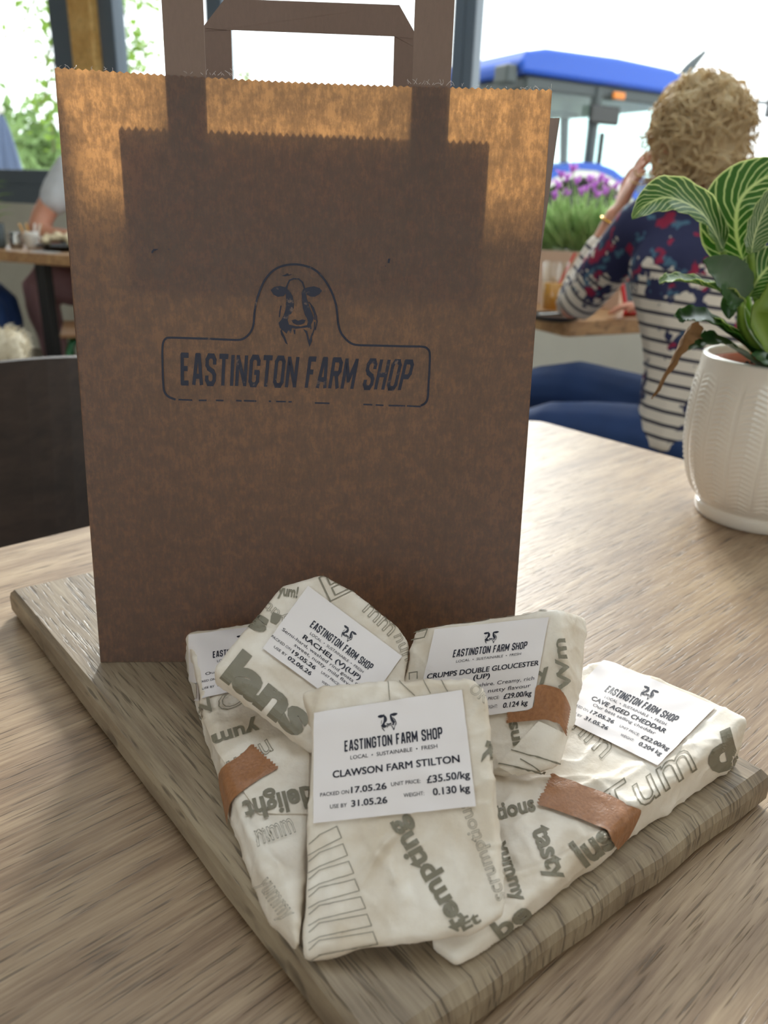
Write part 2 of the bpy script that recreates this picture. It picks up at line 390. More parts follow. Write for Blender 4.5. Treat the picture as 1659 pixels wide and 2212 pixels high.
# ------------------------------------------------------------------ flat lettering
_tc = {}
def text2d(s, bold=0.0, outline=False):
    """letters of the built-in font as a flat mesh, cap height 1, left edge 0"""
    key = (s, bold, outline)
    if key in _tc: return _tc[key]
    cp_ = 0 < bold < .025
    cu = bpy.data.curves.new('t', 'FONT'); cu.body = s; cu.size = 1.0; cu.offset = 0.0 if cp_ else bold; cu.resolution_u = 3
    cu.fill_mode = 'FRONT'
    if outline: cu.fill_mode = 'NONE'
    o = bpy.data.objects.new('t', cu); COL.objects.link(o)
    ev = o.evaluated_get(bpy.context.evaluated_depsgraph_get()); me = ev.to_mesh()
    V = [(v.co.x, v.co.y) for v in me.vertices]
    if outline:
        E = [tuple(e.vertices) for e in me.edges]; nV, nF = [], []; t = .022
        for a, b in E:
            ax, ay = V[a]; bx, by = V[b]; dx, dy = bx - ax, by - ay; L = math.hypot(dx, dy)
            if L < 1e-6: continue
            nx, ny = -dy / L * t / 2, dx / L * t / 2; ex, ey = dx / L * t / 3, dy / L * t / 3; k = len(nV)
            nV += [(ax - ex + nx, ay - ey + ny), (ax - ex - nx, ay - ey - ny), (bx + ex - nx, by + ey - ny), (bx + ex + nx, by + ey + ny)]
            nF.append((k, k + 1, k + 2, k + 3))
        V, F = nV, nF
    else: F = [tuple(p.vertices) for p in me.polygons]
    ev.to_mesh_clear(); bpy.data.objects.remove(o); bpy.data.curves.remove(cu)
    x0 = min(v[0] for v in V); x1 = max(v[0] for v in V); h = .73
    V = [((v[0] - x0) / h, v[1] / h) for v in V]
    if cp_:                                          # heavier strokes: the glyphs struck several times, slightly shifted
        n_ = len(V); e_ = bold * 2.4; V0, F0_ = V, F; V, F = [], []
        for dx, dy in ((-e_, -e_ * .5), (e_, -e_ * .5), (-e_, e_ * .5), (e_, e_ * .5), (0, 0)):
            k = len(V); V = V + [(x + dx, y + dy) for x, y in V0]; F = F + [tuple(i + k for i in f) for f in F0_]
    _tc[key] = (V, F, (x1 - x0) / h); return _tc[key]
def strokes(lines, t):
    V, F = [], []
    for L in lines:
        n = len(L)
        for i in range(n - 1):
            (ax, ay), (bx, by) = L[i], L[i + 1]; dx, dy = bx - ax, by - ay; q = math.hypot(dx, dy)
            if q < 1e-9: continue
            ux, uy = dx / q, dy / q; nx, ny = -uy * t / 2, ux * t / 2
            e0 = .32 * t if i > 0 else 0; e1 = .32 * t if i < n - 2 else 0
            k = len(V)
            V += [(ax - ux * e0 + nx, ay - uy * e0 + ny), (ax - ux * e0 - nx, ay - uy * e0 - ny), (bx + ux * e1 - nx, by + uy * e1 - ny), (bx + ux * e1 + nx, by + uy * e1 + ny)]
            F.append((k, k + 1, k + 2, k + 3))
    return V, F
_G = {'E': (.34, [[(1, 1), (0, 1), (0, 0), (1, 0)], [(0, .53), (.85, .53)]]), 'A': (.42, [[(0, -.06), (.36, 1), (.64, 1), (1, -.06)], [(.2, .26), (.8, .26)]]),
      'S': (.40, [[(1, .7), (1, .86), (.78, 1), (.22, 1), (0, .86), (0, .68), (.2, .56), (.8, .44), (1, .32), (1, .14), (.78, 0), (.22, 0), (0, .14), (0, .3)]]),
      'T': (.40, [[(-.1, 1), (1.1, 1)], [(.5, 1), (.5, -.06)]]), 'I': (.0, [[(.5, 1.06), (.5, -.06)]]), 'N': (.44, [[(0, -.06), (0, 1.06)], [(0, 1), (1, 0)], [(1, -.06), (1, 1.06)]]),
      'G': (.40, [[(1, .7), (1, .86), (.78, 1), (.22, 1), (0, .86), (0, .14), (.22, 0), (.78, 0), (1, .14), (1, .46), (.5, .46)]]),
      'O': (.40, [[(.5, 1), (.78, 1), (1, .86), (1, .14), (.78, 0), (.22, 0), (0, .14), (0, .86), (.22, 1), (.5, 1)]]),
      'F': (.34, [[(1, 1), (0, 1), (0, -.06)], [(0, .53), (.8, .53)]]), 'R': (.42, [[(0, -.06), (0, 1), (.75, 1), (1, .88), (1, .6), (.8, .5), (0, .5)], [(.55, .5), (1, -.06)]]),
      'M': (.56, [[(0, -.06), (0, 1.06)], [(0, 1), (.5, .25), (1, 1)], [(1, -.06), (1, 1.06)]]), 'H': (.42, [[(0, -.06), (0, 1.06)], [(1, -.06), (1, 1.06)], [(0, .5), (1, .5)]]),
      'P': (.40, [[(0, -.06), (0, 1), (.78, 1), (1, .88), (1, .58), (.78, .45), (0, .45)]])}
def heading(s):
    """tall condensed block capitals, cap height 1"""
    t = .155; x = 0; V, F = [], []
    for ch in s:
        if ch == ' ': x += .34; continue
        w, L = _G[ch]; w = w * .86
        v, f = strokes([[(x + t / 2 + px * w, t / 2 + py * (1 - t)) for px, py in l] for l in L], t)
        k = len(V); V += v; F += [tuple(i + k for i in q) for q in f]; x += w + t + .085
    return V, F, x - .085
def polyfill(poly):
    T = tessellate_polygon([[Vec((p[0], p[1], 0)) for p in poly]]); return list(poly), [tuple(t) for t in T]
_cow = [[(666, 268), (685, 250), (715, 245), (745, 252), (756, 235), (757, 262), (750, 285), (735, 300), (705, 305), (680, 292)],
        [(845, 250), (852, 258), (870, 252), (900, 247), (930, 256), (944, 272), (930, 290), (905, 304), (880, 303), (862, 292), (850, 275)],
        [(752, 258), (768, 272), (785, 300), (793, 340), (790, 375), (778, 395), (765, 405), (758, 430), (765, 455), (782, 470), (775, 503), (760, 488), (752, 505), (735, 490), (715, 472), (708, 445), (722, 430), (736, 405), (745, 375), (750, 330), (748, 290)],
        [(845, 258), (834, 280), (834, 320), (840, 365), (850, 400), (862, 420), (868, 440), (860, 468), (876, 474), (892, 440), (900, 420), (890, 395), (880, 370), (870, 340), (862, 315), (858, 290)],
        [(778, 430), (800, 427), (815, 434), (835, 427), (856, 430), (848, 447), (830, 456), (805, 456), (787, 447)],
        [(765, 455), (800, 463), (830, 465), (862, 458), (866, 470), (835, 474), (800, 478), (775, 472)],
        [(718, 485), (735, 505), (745, 525), (759, 564), (746, 556), (735, 530), (722, 510)],
        [(842, 478), (864, 490), (876, 540), (890, 498), (890, 545), (876, 577), (866, 540), (857, 505)],
        [(788, 482), (800, 480), (799, 508), (793, 505)]]
_cowl = [[(722, 352), (716, 385), (713, 415)], [(872, 332), (896, 362), (912, 405), (917, 440), (908, 485)], [(884, 350), (902, 392), (906, 430)], [(904, 440), (903, 475), (890, 515)], [(728, 470), (724, 490), (738, 520)], [(880, 440), (884, 480)]]
_cowtop = [[(752, 262), (757, 238), (768, 215), (790, 206), (818, 208), (838, 226), (844, 244), (850, 262)]]
def cow(top=True):
    V, F = [], []
    def put(v, f):
        k = len(V); V.extend(v); F.extend(tuple(i + k for i in q) for q in f)
    for p in _cow: put(*polyfill(p))
    put(*strokes(_cowl, 7))
    if top: put(*strokes(_cowtop, 8))
    return V, F
def homography(q):
    """unit square (0,0)(1,0)(1,1)(0,1) -> quad"""
    (x0, y0), (x1, y1), (x2, y2), (x3, y3) = q
    dx1, dx2, dx3 = x1 - x2, x3 - x2, x0 - x1 + x2 - x3; dy1, dy2, dy3 = y1 - y2, y3 - y2, y0 - y1 + y2 - y3
    dn = dx1 * dy2 - dx2 * dy1; g = (dx3 * dy2 - dx2 * dy3) / dn; h = (dx1 * dy3 - dx3 * dy1) / dn
    a, b, c = x1 - x0 + g * x1, x3 - x0 + h * x3, x0; d, e, f = y1 - y0 + g * y1, y3 - y0 + h * y3, y0
    def fn(u, v):
        w = g * u + h * v + 1; return ((a * u + b * v + c) / w, (d * u + e * v + f) / w)
    return fn
# ================================================================== THE ROOM
FLZ = 0.0
WA = Vec((-2.177, 5.318, 0)); WD = Vec((.8716, -.4903, 0)); WN = Vec((.4903, .8716, 0))      # window wall: a point, along, outwards
UP = Vec((0, 0, 1))
def ws(px, py=80): return (atpl(px, py, WA, WN) - WA).dot(WD)
def wp(s, z, o=0.0): return WA + WD * s + WN * o + UP * z
def wbox(mb, s0, s1, z0, z1, o0, o1, bev=0): return mb.box(wp((s0 + s1) / 2, (z0 + z1) / 2, (o0 + o1) / 2), (abs(s1 - s0), abs(o1 - o0), z1 - z0), (WD, WN, UP), bev)
S0, S1, RD, CH, WT = -4.0, 6.6, 5.85, 3.65, 3.5
def struct(name, mb, mat, parent=None, smooth=False):
    o = mb.obj(name, mat, parent, smooth=smooth)
    if parent is None: o['kind'] = 'structure'
    return o
mb = MB(); wbox(mb, S0, S1, -.12, 0, -RD, .3); struct('floor', mb, M['floor'])
FILL_SKY = [(2.3, 3.8), (4.1, 5.6)]; SO0, SO1 = -3.65, -1.05        # two unseen rooflights, added for overhead fill light
mb = MB(); wbox(mb, S0, S1, CH, CH + .15, -RD, SO0); wbox(mb, S0, S1, CH, CH + .15, SO1, .3)
for a_, b_ in ((S0, FILL_SKY[0][0]), (FILL_SKY[0][1], FILL_SKY[1][0]), (FILL_SKY[1][1], S1)): wbox(mb, a_, b_, CH, CH + .15, SO0, SO1)
struct('ceiling', mb, M['plaster'])
for k, (a_, b_) in enumerate(FILL_SKY):
    mb = MB(); wbox(mb, a_, a_ + .05, CH + .06, CH + .12, SO0, SO1); w_ = struct('window_%d' % (6 + k), mb, M['frame'])  # frame of an added fill rooflight, out of view
    for c0, c1, e0, e1 in ((b_ - .05, b_, SO0, SO1), (a_ + .05, b_ - .05, SO0, SO0 + .05), (a_ + .05, b_ - .05, SO1 - .05, SO1)):
        m_ = MB(); wbox(m_, c0, c1, CH + .06, CH + .12, e0, e1); m_.obj('frame_member', M['frame'], w_)
    m_ = MB(); wbox(m_, a_ + .05, b_ - .05, CH + .087, CH + .093, SO0 + .05, SO1 - .05); m_.obj('pane', M['glass'], w_)
mb = MB(); wbox(mb, S0 - .15, S0, 0, CH, -RD, .2); struct('wall_left', mb, M['plaster'])
mb = MB(); wbox(mb, S1, S1 + .15, 0, CH, -RD, .2); struct('wall_right', mb, M['plaster'])
BK0, BK1 = 1.0, 2.5
mb = MB(); wbox(mb, S0, S1, 0, BK0, -RD - .15, -RD); wbox(mb, S0, S1, BK1, CH, -RD - .15, -RD)
FILL_BKW = [(3.2, 4.6)]                                  # one unseen window, added behind the camera for fill light
for a_, b_ in ((S0, 3.2), (4.6, S1)): wbox(mb, a_, b_, BK0, BK1, -RD - .15, -RD)
struct('wall_back', mb, M['plaster'])
for k, (a_, b_) in enumerate(FILL_BKW):
    mb = MB(); wbox(mb, a_, b_, BK0, BK0 + .07, -RD - .1, -RD - .03); w_ = struct('window_%d' % (5 + k), mb, M['frame'])  # frame of the added fill window, out of view
    for c0, c1, e0, e1 in ((a_, b_, BK1 - .07, BK1), (a_, a_ + .06, BK0 + .07, BK1 - .07), (b_ - .06, b_, BK0 + .07, BK1 - .07)):
        m_ = MB(); wbox(m_, c0, c1, e0, e1, -RD - .1, -RD - .03); m_.obj('frame_member', M['frame'], w_)
    m_ = MB(); wbox(m_, a_ + .06, b_ - .06, BK0 + .07, BK1 - .07, -RD - .068, -RD - .062); m_.obj('pane', M['glass'], w_)
sA, sB, sC, sD = ws(110), ws(165), ws(215), ws(247)
sE, sF, sG, sH = ws(447), ws(475), ws(978), ws(1025)
sM = (sG + sH) / 2
zs1 = atpl(60, 440, WA, WN).z; zr1 = atpl(60, 366, WA, WN).z
mb = MB(); wbox(mb, S0, sM, 0, zs1, -.02, .18); wbox(mb, sM, S1, 0, .86, -.02, .18); wbox(mb, S0, S1, WT, CH, -.02, .18)
struct('wall_front', mb, M['concrete'])
def window(name, s0, s1, st0, st1, z0, zr, two):
    """fixed glazing: frame members and one pane"""
    mb = MB(); wbox(mb, s0, s0 + st0, z0, WT, .0, .09, .006); w = struct(name, mb, M['frame'])
    def fr(n, *a): m_ = MB(); wbox(m_, *a, .004); m_.obj(n, M['frame'], w)
    fr('stile', s1 - st1, s1, z0, WT, .0, .09)
    fr('head_rail', s0 + st0, s1 - st1, WT - .09, WT, .0, .09)
    zz = z0 + (zr - z0) * .55 if two else zr
    fr('sill_rail', s0 + st0, s1 - st1, z0, zz, .0, .09)
    if two: fr('sash_rail', s0 + st0, s1 - st1, zz, zr, .02, .08)
    m_ = MB(); wbox(m_, s0 + st0, s1 - st1, zr, WT - .09, .045, .051); m_.obj('pane', M['glass'], w)
    return w
window('window_1', S0, sB, .09, sB - sA, zs1, zr1, True)
window('window_2', sC, sF - .005, sD - sC, sF - sE, zs1, zr1, True)
window('window_3', sF - .004, sM - .002, .02, sM - sG, zs1, zr1, True)
window('window_4', sM, S1, sH - sM, .09, .86, .93, False)
mb = MB(); wbox(mb, sB + .002, sC - .002, 0, WT, -.05, .1, .008); struct('trim_1', mb, M['post'])
# ------------------------------------------------------------------ outdoors
GZ = -.12
mb = MB(); wbox(mb, -60, 70, GZ - .05, GZ, .3, 16); struct('yard_ground', mb, M['yard'])
mb = MB(); wbox(mb, -160, 170, GZ - .08, GZ - .03, 16, 150); struct('lawn_ground', mb, M['lawn'])
def hill():
    V, F = [], []; nx, ny = 90, 8
    for j in range(ny):
        for i in range(nx):
            x = -140 + 260 * i / (nx - 1); y = 95 + 50 * j / (ny - 1)
            h = (8.5 * min(1, max(.12, (20 - x) / 40)) + 4 * min(1, max(.1, (20 - x) / 40)) * noise.noise(Vec((x * .02, 1.3, 0))) + 1.2 * noise.noise(Vec((x * .11, 4, y * .1)))) * math.sin(min(1, j / 4) * PI / 2) - 1
            V.append((x, y, max(GZ - .5, h)))
    for j in range(ny - 1):
        for i in range(nx - 1): k = j * nx + i; F.append((k, k + 1, k + nx + 1, k + nx))
    o = add('hill_ground', V, F, M['hill'], smooth=True); o['kind'] = 'structure'
hill()
def leaf_cloud(mb, centres, n, rad, size, squash=1.0):
    for _ in range(n):
        c = random.choice(centres); d = Vec((random.gauss(0, 1), random.gauss(0, 1), random.gauss(0, 1) * squash)) * (rad * .5)
        p = Vec(c) + d; a = Vec((random.uniform(-1, 1), random.uniform(-1, 1), random.uniform(-1, .4))).normalized(); b = a.orthogonal().normalized()
        L = size * random.uniform(.6, 1.3); q = len(mb.V); bend = a.cross(b) * L * .12
        mb.V += [p, p + a * L * .5 + b * L * .3 + bend, p + a * L, p + a * L * .5 - b * L * .3 + bend]; mb.F += [(q, q + 1, q + 2), (q, q + 2, q + 3)]
def hedge(px, Y, top_px, width, label, seed):
    random.seed(seed); b = aty(px, 400, Y); top = aty(px, top_px, Y).z
    o = thing('hedge_bush', label, 'hedge', (b.x, Y, GZ), 'shrubs beyond the yard')
    mb = MB()
    for k in range(7): mb.tube([(b.x, Y, GZ), (b.x + random.uniform(-.4, .4) * width, Y + random.uniform(-.3, .3), GZ + (top - GZ) * random.uniform(.5, .8))], [.04, .01], 5)
    mb.obj('stems', M['bark'], o)
    mb = MB(); cs = [(b.x + random.uniform(-.5, .5) * width, Y + random.uniform(-.4, .4), GZ + (top - GZ) * random.uniform(.1, .85)) for _ in range(60)]
    leaf_cloud(mb, cs, 5200, .8, .24); f = mb.obj('foliage', M['hedge'], o); f['kind'] = 'stuff'
hedge(0, 11.8, 330, 1.2, 'bushy green shrub behind the folded parasol outdoors', 3)
hedge(75, 15, 310, 1.6, 'wide pale green shrub outside the left window, right of the parasol', 4)
hedge(330, 18.5, 300, 1.8, 'far shrub outdoors behind the paper bag', 5)
def twig_tree(base_px, Y, branches, label, leaves, size, seed, ht=5.0):
    """slender tree; branches are lists of (px, py, Y) along each hanging twig"""
    random.seed(seed); b = aty(base_px, 400, Y)
    o = thing('young_tree', label, 'tree', (b.x, Y, GZ), 'young trees outside the windows')
    mb = MB(); mb.tube([(b.x, Y, GZ), (b.x + .05, Y, ht * .3), (b.x, Y, ht * .72), (b.x + .1, Y, ht)], [.07, .055, .04, .02], 8, 4); mb.obj('trunk', M['bark'], o, smooth=True)
    tw = MB(); lf = MB()
    for br in branches:
        P = [aty(x, y, yy) for x, y, yy in br]; tw.tube(P, [.012] + [.006] * (len(P) - 1), 5, 4)
        Q, _ = catmull(P, [1] * len(P), 8); leaf_cloud(lf, Q, leaves, .16, size)
    tw.obj('twigs', M['bark'], o); f = lf.obj('foliage', M['leaf'], o); f['kind'] = 'stuff'
twig_tree(170, 7.4, [[(150, -60, 7.4), (108, 20, 7.3), (112, 90, 7.2), (95, 150, 7.2)], [(140, 60, 7.4), (112, 150, 7.2), (96, 215, 7.1), (84, 225, 7.0)], [(120, -30, 7.4), (80, -10, 7.3), (60, 30, 7.2), (50, 40, 7.2)],
                      [(140, 200, 7.4), (118, 230, 7.2), (112, 250, 7.2), (116, 330, 7.2)], [(150, 30, 7.4), (120, 60, 7.2), (105, 110, 7.2)]],
          'slender leafy tree seen in the leftmost window pane', 42, .075, 11)
twig_tree(235, 8.6, [[(225, -50, 8.6), (262, 10, 8.4), (285, 70, 8.4), (320, 130, 8.3)], [(225, 60, 8.6), (258, 90, 8.4), (300, 110, 8.4), (330, 90, 8.3)], [(225, 100, 8.6), (255, 60, 8.4), (268, 20, 8.4)], [(230, 150, 8.6), (256, 130, 8.4), (300, 155, 8.3)], [(225, -10, 8.5), (270, -20, 8.4), (330, 20, 8.3)], [(230, 90, 8.5), (262, 150, 8.4), (266, 190, 8.4)]],
          'slender leafy tree beside the golden post seen above the bag', 75, .08, 12)
twig_tree(640, 9.2, [[(600, 230, 9.2), (545, 190, 9.0), (525, 145, 9.0)], [(560, 220, 9.1), (536, 170, 9.0), (540, 150, 9.0)]], 'small leafy sprig showing through the bag handle opening', 40, .07, 13, 2.1)
# folded parasol
pb = aty(20, 380, 10); pt = aty(20, 250, 10).z
ps = thing('folded_parasol', 'folded grey-blue parasol standing outside the left window', 'parasol', (pb.x, 10, GZ))
MB().tube([(pb.x, 10, GZ), (pb.x, 10, pt + .05)], .022, 8).obj('pole', M['dgrey'], ps)
mb = MB(); V = []
for i in range(14):
    t = i / 13; z = pt - t * 1.15; r = .03 + .19 * t ** .8
    V.append([(pb.x + r * (1 + .18 * math.cos(8 * q * 2 * PI / 40 + 1)) * math.cos(2 * PI * q / 40), 10 + r * (1 + .18 * math.cos(8 * q * 2 * PI / 40 + 1)) * math.sin(2 * PI * q / 40), z) for q in range(40)])
mb.V = [Vec(p) for r in V for p in r]; mb.F = [(i * 40 + j, i * 40 + (j + 1) % 40, (i + 1) * 40 + (j + 1) % 40, (i + 1) * 40 + j) for i in range(13) for j in range(40)]
mb.obj('canopy', M['parasol'], ps, smooth=True)
MB().ball((pb.x, 10, pt + .06), .045, 10, 8).obj('finial', M['rim'], ps, smooth=True)
MB().lathe((pb.x, 10, GZ), [(.001, .0), (.28, .0), (.28, .06), (.05, .09), (.03, .2), (.001, .2)], 20).obj('base', M['dgrey'], ps)
# ------------------------------------------------------------------ tractor
TR0 = Vec((.94, 6.3, GZ)); TF = Vec((math.cos(math.radians(30)), math.sin(math.radians(30)), 0)); TL = Vec((-TF.y, TF.x, 0))
def tp(x, y, z): return Vec((TR0.x, TR0.y, 0)) + TF * x + TL * y + UP * z
TAX = (TF, TL, UP)
tr = thing('farm_tractor', 'blue farm tractor with glazed cab parked outside the right window', 'tractor', tuple(TR0))
def tb(n, c, sz, mat, bev=.02, par=None): return MB().box(tp(*c), sz, TAX, bev, 3).obj(n, M[mat], par or tr, smooth=False)
CW = 1.35
roof = MB(); sec = [(-.10, 1.93), (-.12, 2.0), (-.06, 2.07), (.1, 2.10), (.8, 2.11), (1.4, 2.09), (1.62, 2.03), (1.68, 1.95), (1.66, 1.92)]
roof.prism([tp(x, -.04, z) for x, z in sec], TL * (CW + .08)); rV, rF = bevelled(roof.V, roof.F, .03, 3, 40); add('roof', rV, rF, M['blue'], tr)
tb('roof_liner', (.78, CW / 2, 1.88), (1.62, CW - .02, .09), 'dgrey')
for x0, x1, y in ((.0, .02, .03), (.68, .68, .03), (1.50, 1.62, .03), (.0, .02, CW - .03), (.68, .68, CW - .03), (1.50, 1.62, CW - .03)):
    MB().tube([tp(x0, y, 1.9), tp(x0 + (x1 - x0) * .4, y, 1.5), tp(x1, y, .85)], [.045, .04, .045], 8).obj('pillar', M['dgrey'], tr)
for nm, q in (('side_glass', [(.05, .02, 1.36), (.64, .02, 1.36), (.64, .02, 1.85), (.04, .02, 1.85)]), ('door_glass', [(.72, .02, .95), (1.54, .02, .95), (1.47, .02, 1.85), (.72, .02, 1.85)]),
              ('side_glass', [(.05, CW - .02, 1.36), (.64, CW - .02, 1.36), (.64, CW - .02, 1.85), (.04, CW - .02, 1.85)]), ('door_glass', [(.72, CW - .02, .95), (1.54, CW - .02, .95), (1.47, CW - .02, 1.85), (.72, CW - .02, 1.85)]),
              ('rear_glass', [(.0, .08, 1.2), (.0, CW - .08, 1.2), (.0, CW - .08, 1.85), (.0, .08, 1.85)]), ('windscreen', [(1.56, .08, 1.2), (1.56, CW - .08, 1.2), (1.50, CW - .08, 1.85), (1.50, .08, 1.85)])):
    MB().prism([tp(*p) for p in q], (TL if 'rear' not in nm and 'wind' not in nm else TF) * .008).obj(nm, M['cabglass'], tr)
tb('sun_blind', (.36, CW / 2, 1.72), (.5, CW - .25, .02), 'dgrey', .004)
tb('cab_base', (.8, CW / 2, .78), (1.5, CW - .1, .55), 'dgrey')
sh = MB(); sh.box(tp(.55, CW / 2, 1.12), (.46, .5, .12), TAX, .04); sh.box(tp(.36, CW / 2, 1.42), (.12, .46, .55), TAX, .04); sh.obj('seat', M['black'], tr)
MB().tube([tp(1.35, CW / 2, 1.0), tp(1.2, CW / 2, 1.36)], .025, 8).obj('steering_column', M['black'], tr)
def wheel(x, y, r, w, nm):
    c = tp(x, y, GZ + r); a = MB(); n = 36; prof = [(.55, -.5), (.72, -.5), (.94, -.46), (1, -.3), (1, .3), (.94, .46), (.72, .5), (.55, .5)]
    for pr, pw in prof:
        for j in range(n): q = 2 * PI * j / n; a.V.append(c + TL * (pw * w) + (TF * math.cos(q) + UP * math.sin(q)) * (pr * r))
    for i in range(len(prof) - 1):
        for j in range(n): j2 = (j + 1) % n; a.F.append((i * n + j, i * n + j2, (i + 1) * n + j2, (i + 1) * n + j))
    for j in range(0, n, 2):
        q = 2 * PI * j / n; d = TF * math.cos(q) + UP * math.sin(q); t = TF * -math.sin(q) + UP * math.cos(q)
        for s in (-1, 1): a.box(c + d * r * 1.01 + TL * (s * w * .24) + t * (s * .03), (w * .5, .05, r * .07), ((TL + t * (.6 * s)).normalized(), t, d))
    o = a.obj(nm, M['tyre'], tr)
    h = MB(); h.tube([c - TL * w * .2, c + TL * w * .2], r * .56, 24); h.tube([c - TL * w * .42, c - TL * w * .2], [r * .2, r * .24], 16); h.obj('hub', M['rim'], o)
wheel(.42, -.05, .66, .42, 'rear_wheel'); wheel(.42, CW + .05, .66, .42, 'rear_wheel'); wheel(2.62, .05, .42, .3, 'front_wheel'); wheel(2.62, CW - .05, .42, .3, 'front_wheel')
for y0 in (-.26, CW - .16):
    f = MB(); pts = [(.42 + .82 * math.cos(q) * 1.02, GZ + .66 + .83 * math.sin(q)) for q in [math.radians(a) for a in range(168, 4, -12)]]
    o_ = [tp(x, y0, z) for x, z in pts] + [tp(.42 + (x - .42) * .94, y0, GZ + .66 + (z - GZ - .66) * .94) for x, z in reversed(pts)]
    f.prism(o_, TL * .42); f.obj('fender', M['blue'], tr)
    g = MB(); o_ = [tp(.42 + (x - .42) * .94, y0 + .01, GZ + .66 + (z - GZ - .66) * .94) for x, z in pts] + [tp(.42 + (x - .42) * .88, y0 + .01, GZ + .66 + (z - GZ - .66) * .88) for x, z in reversed(pts)]
    g.prism(o_, TL * .40); g.obj('fender_liner', M['rim'], tr)
bn = MB(); bs = [(1.55, .72), (3.15, .70), (3.25, .85), (3.22, 1.12), (3.05, 1.24), (2.2, 1.32), (1.55, 1.33)]
bn.prism([tp(x, .32, z) for x, z in bs], TL * .70); bV, bF = bevelled(bn.V, bn.F, .05, 3, 30); add('bonnet', bV, bF, M['blue'], tr)
tb('chassis', (2.3, CW / 2, .5), (2.0, .5, .36), 'dgrey'); tb('front_axle', (2.62, CW / 2, .32), (.14, CW - .3, .14), 'dgrey'); tb('rear_axle', (.42, CW / 2, .54), (.24, CW - .3, .24), 'dgrey')
MB().tube([tp(1.72, .22, .9), tp(1.74, .22, 1.95), tp(1.80, .22, 2.12), tp(1.98, .2, 2.30)], [.05, .045, .05, .02], 10, 5).obj('exhaust', M['dgrey'], tr, smooth=True)
MB().tube([tp(1.6, .0, 1.92), tp(2.05, -.2, 1.90), tp(2.42, -.25, 1.92)], .015, 6).obj('mirror_arm', M['black'], tr); tb('mirror', (2.42, -.25, 1.98), (.06, .16, .34), 'black', .02)
for z in (1.72, 1.92): tb('work_lamp', (-.16, .08, z), (.1, .16, .12), 'dgrey', .02)
tb('indicator', (.85, -.03, 1.86), (.12, .03, .05), 'amberlamp', .01); tb('door_handle', (.76, .0, 1.45), (.04, .03, .3), 'black', .01)
tb('step', (1.2, -.08, .35), (.4, .18, .05), 'black', .01); tb('cab_mirror', (.74, -.02, 1.72), (.3, .03, .13), 'black', .02)

# ================================================================== FOREGROUND TABLE
TZ = .75
TF0 = Vec((.222, 1.147, 0)); E1 = Vec((-.737, -.676, 0)); E2 = Vec((.676, -.737, 0)); L1, L2 = 1.35, .85
def rrect(F0, a, b, la, lb, r, n=6):
    out = []
    for (ca, cb, a0) in ((r, r, PI), (la - r, r, 1.5 * PI), (la - r, lb - r, 0), (r, lb - r, .5 * PI)):
        for i in range(n + 1): q = a0 + .5 * PI * i / n; out.append(F0 + a * (ca + r * math.cos(q)) + b * (cb + r * math.sin(q)))
    return out
def table(name, label, F0, a, b, la, lb, z, th, mat, legmat, lw, r=.03, inset=.06, groups=None, lx=None, apron=True, ped=None):
    o = thing(name, label, 'table', tuple(F0 + a * la / 2 + b * lb / 2), groups)
    ol = [p + UP * (z - th) for p in rrect(F0, a, b, la, lb, r)]
    mb = MB().prism(ol, UP * th); V, F = bevelled(mb.V, mb.F, .003, 2, 50); add('tabletop', V, F, mat, o)
    if ped:
        c = F0 + a * ped[0] + b * ped[1]; MB().tube([c + UP * .03, c + UP * (z - th - .012)], lw, 16).obj('pedestal', legmat, o); MB().lathe(c, [(.0, .0), (.24, .0), (.24, .012), (.06, .035), (.0, .035)], 32).obj('foot', legmat, o); MB().box(c + UP * (z - th - .006), (.3, .3, .012), (a, b, UP)).obj('top_plate', legmat, o)
        return o
    for i in (0, 1):
        for j in (0, 1):
            p = F0 + a * (lx[i] if lx else inset + i * (la - 2 * inset)) + b * (inset + j * (lb - 2 * inset))
            MB().box(p + UP * (z - th) / 2, (lw, lw, z - th), (a, b, UP), .004).obj('leg', legmat, o)
    for j in (0, 1) if apron else ():
        MB().box(F0 + a * la / 2 + b * (inset + j * (lb - 2 * inset)) + UP * (z - th - .03), (la - 2 * inset - lw, .02, .06), (a, b, UP)).obj('apron', legmat, o)
    return o
table('dining_table', 'oak-grain table in the foreground carrying the board, bag and plant pot', TF0, E1, E2, L1, L2, TZ, .036, M['table'], M['black'], .05)
# dark chair tucked behind the table
cc = Vec((-.43, 1.0, 0)); ca = Vec((1, -.04, 0)).normalized(); cb = Vec((.04, 1, 0)).normalized()
ch = thing('dining_chair', 'dark brown wooden chair with solid curved back behind the table', 'chair', (cc.x, cc.y + .2, 0))
def cpt(x, y, z): return cc + ca * x + cb * y + UP * z
mb = MB(); nx, nz = 16, 8; top = .819
for side in (0, 1):
    for j in range(nz + 1):
        for i in range(nx + 1):
            u = i / nx * 2 - 1; t = j / nz; z = .50 + (top - .50) * t - (.012 * u * u * t)
            y = .10 - .055 * (1 - u * u) * -1 - .055 + .05 * t - .055 * (u * u) * 0 + (.018 if side else 0)
            mb.V.append(cpt(.225 * u, y - .05 * u * u, z))
N1 = (nx + 1) * (nz + 1)
for j in range(nz):
    for i in range(nx):
        k = j * (nx + 1) + i; q = (k, k + 1, k + nx + 2, k + nx + 1); mb.F += [q, tuple(N1 + v for v in q[::-1])]
for i in range(nx): mb.F += [(i + 1, i, N1 + i, N1 + i + 1), (nz * (nx + 1) + i, nz * (nx + 1) + i + 1, N1 + nz * (nx + 1) + i + 1, N1 + nz * (nx + 1) + i)]
for j in range(nz): a0 = j * (nx + 1); a1 = a0 + nx + 1; mb.F += [(a0, a1, N1 + a1, N1 + a0), (a1 + nx, a0 + nx, N1 + a0 + nx, N1 + a1 + nx)]
mb.obj('backrest', M['chair'], ch, smooth=False)
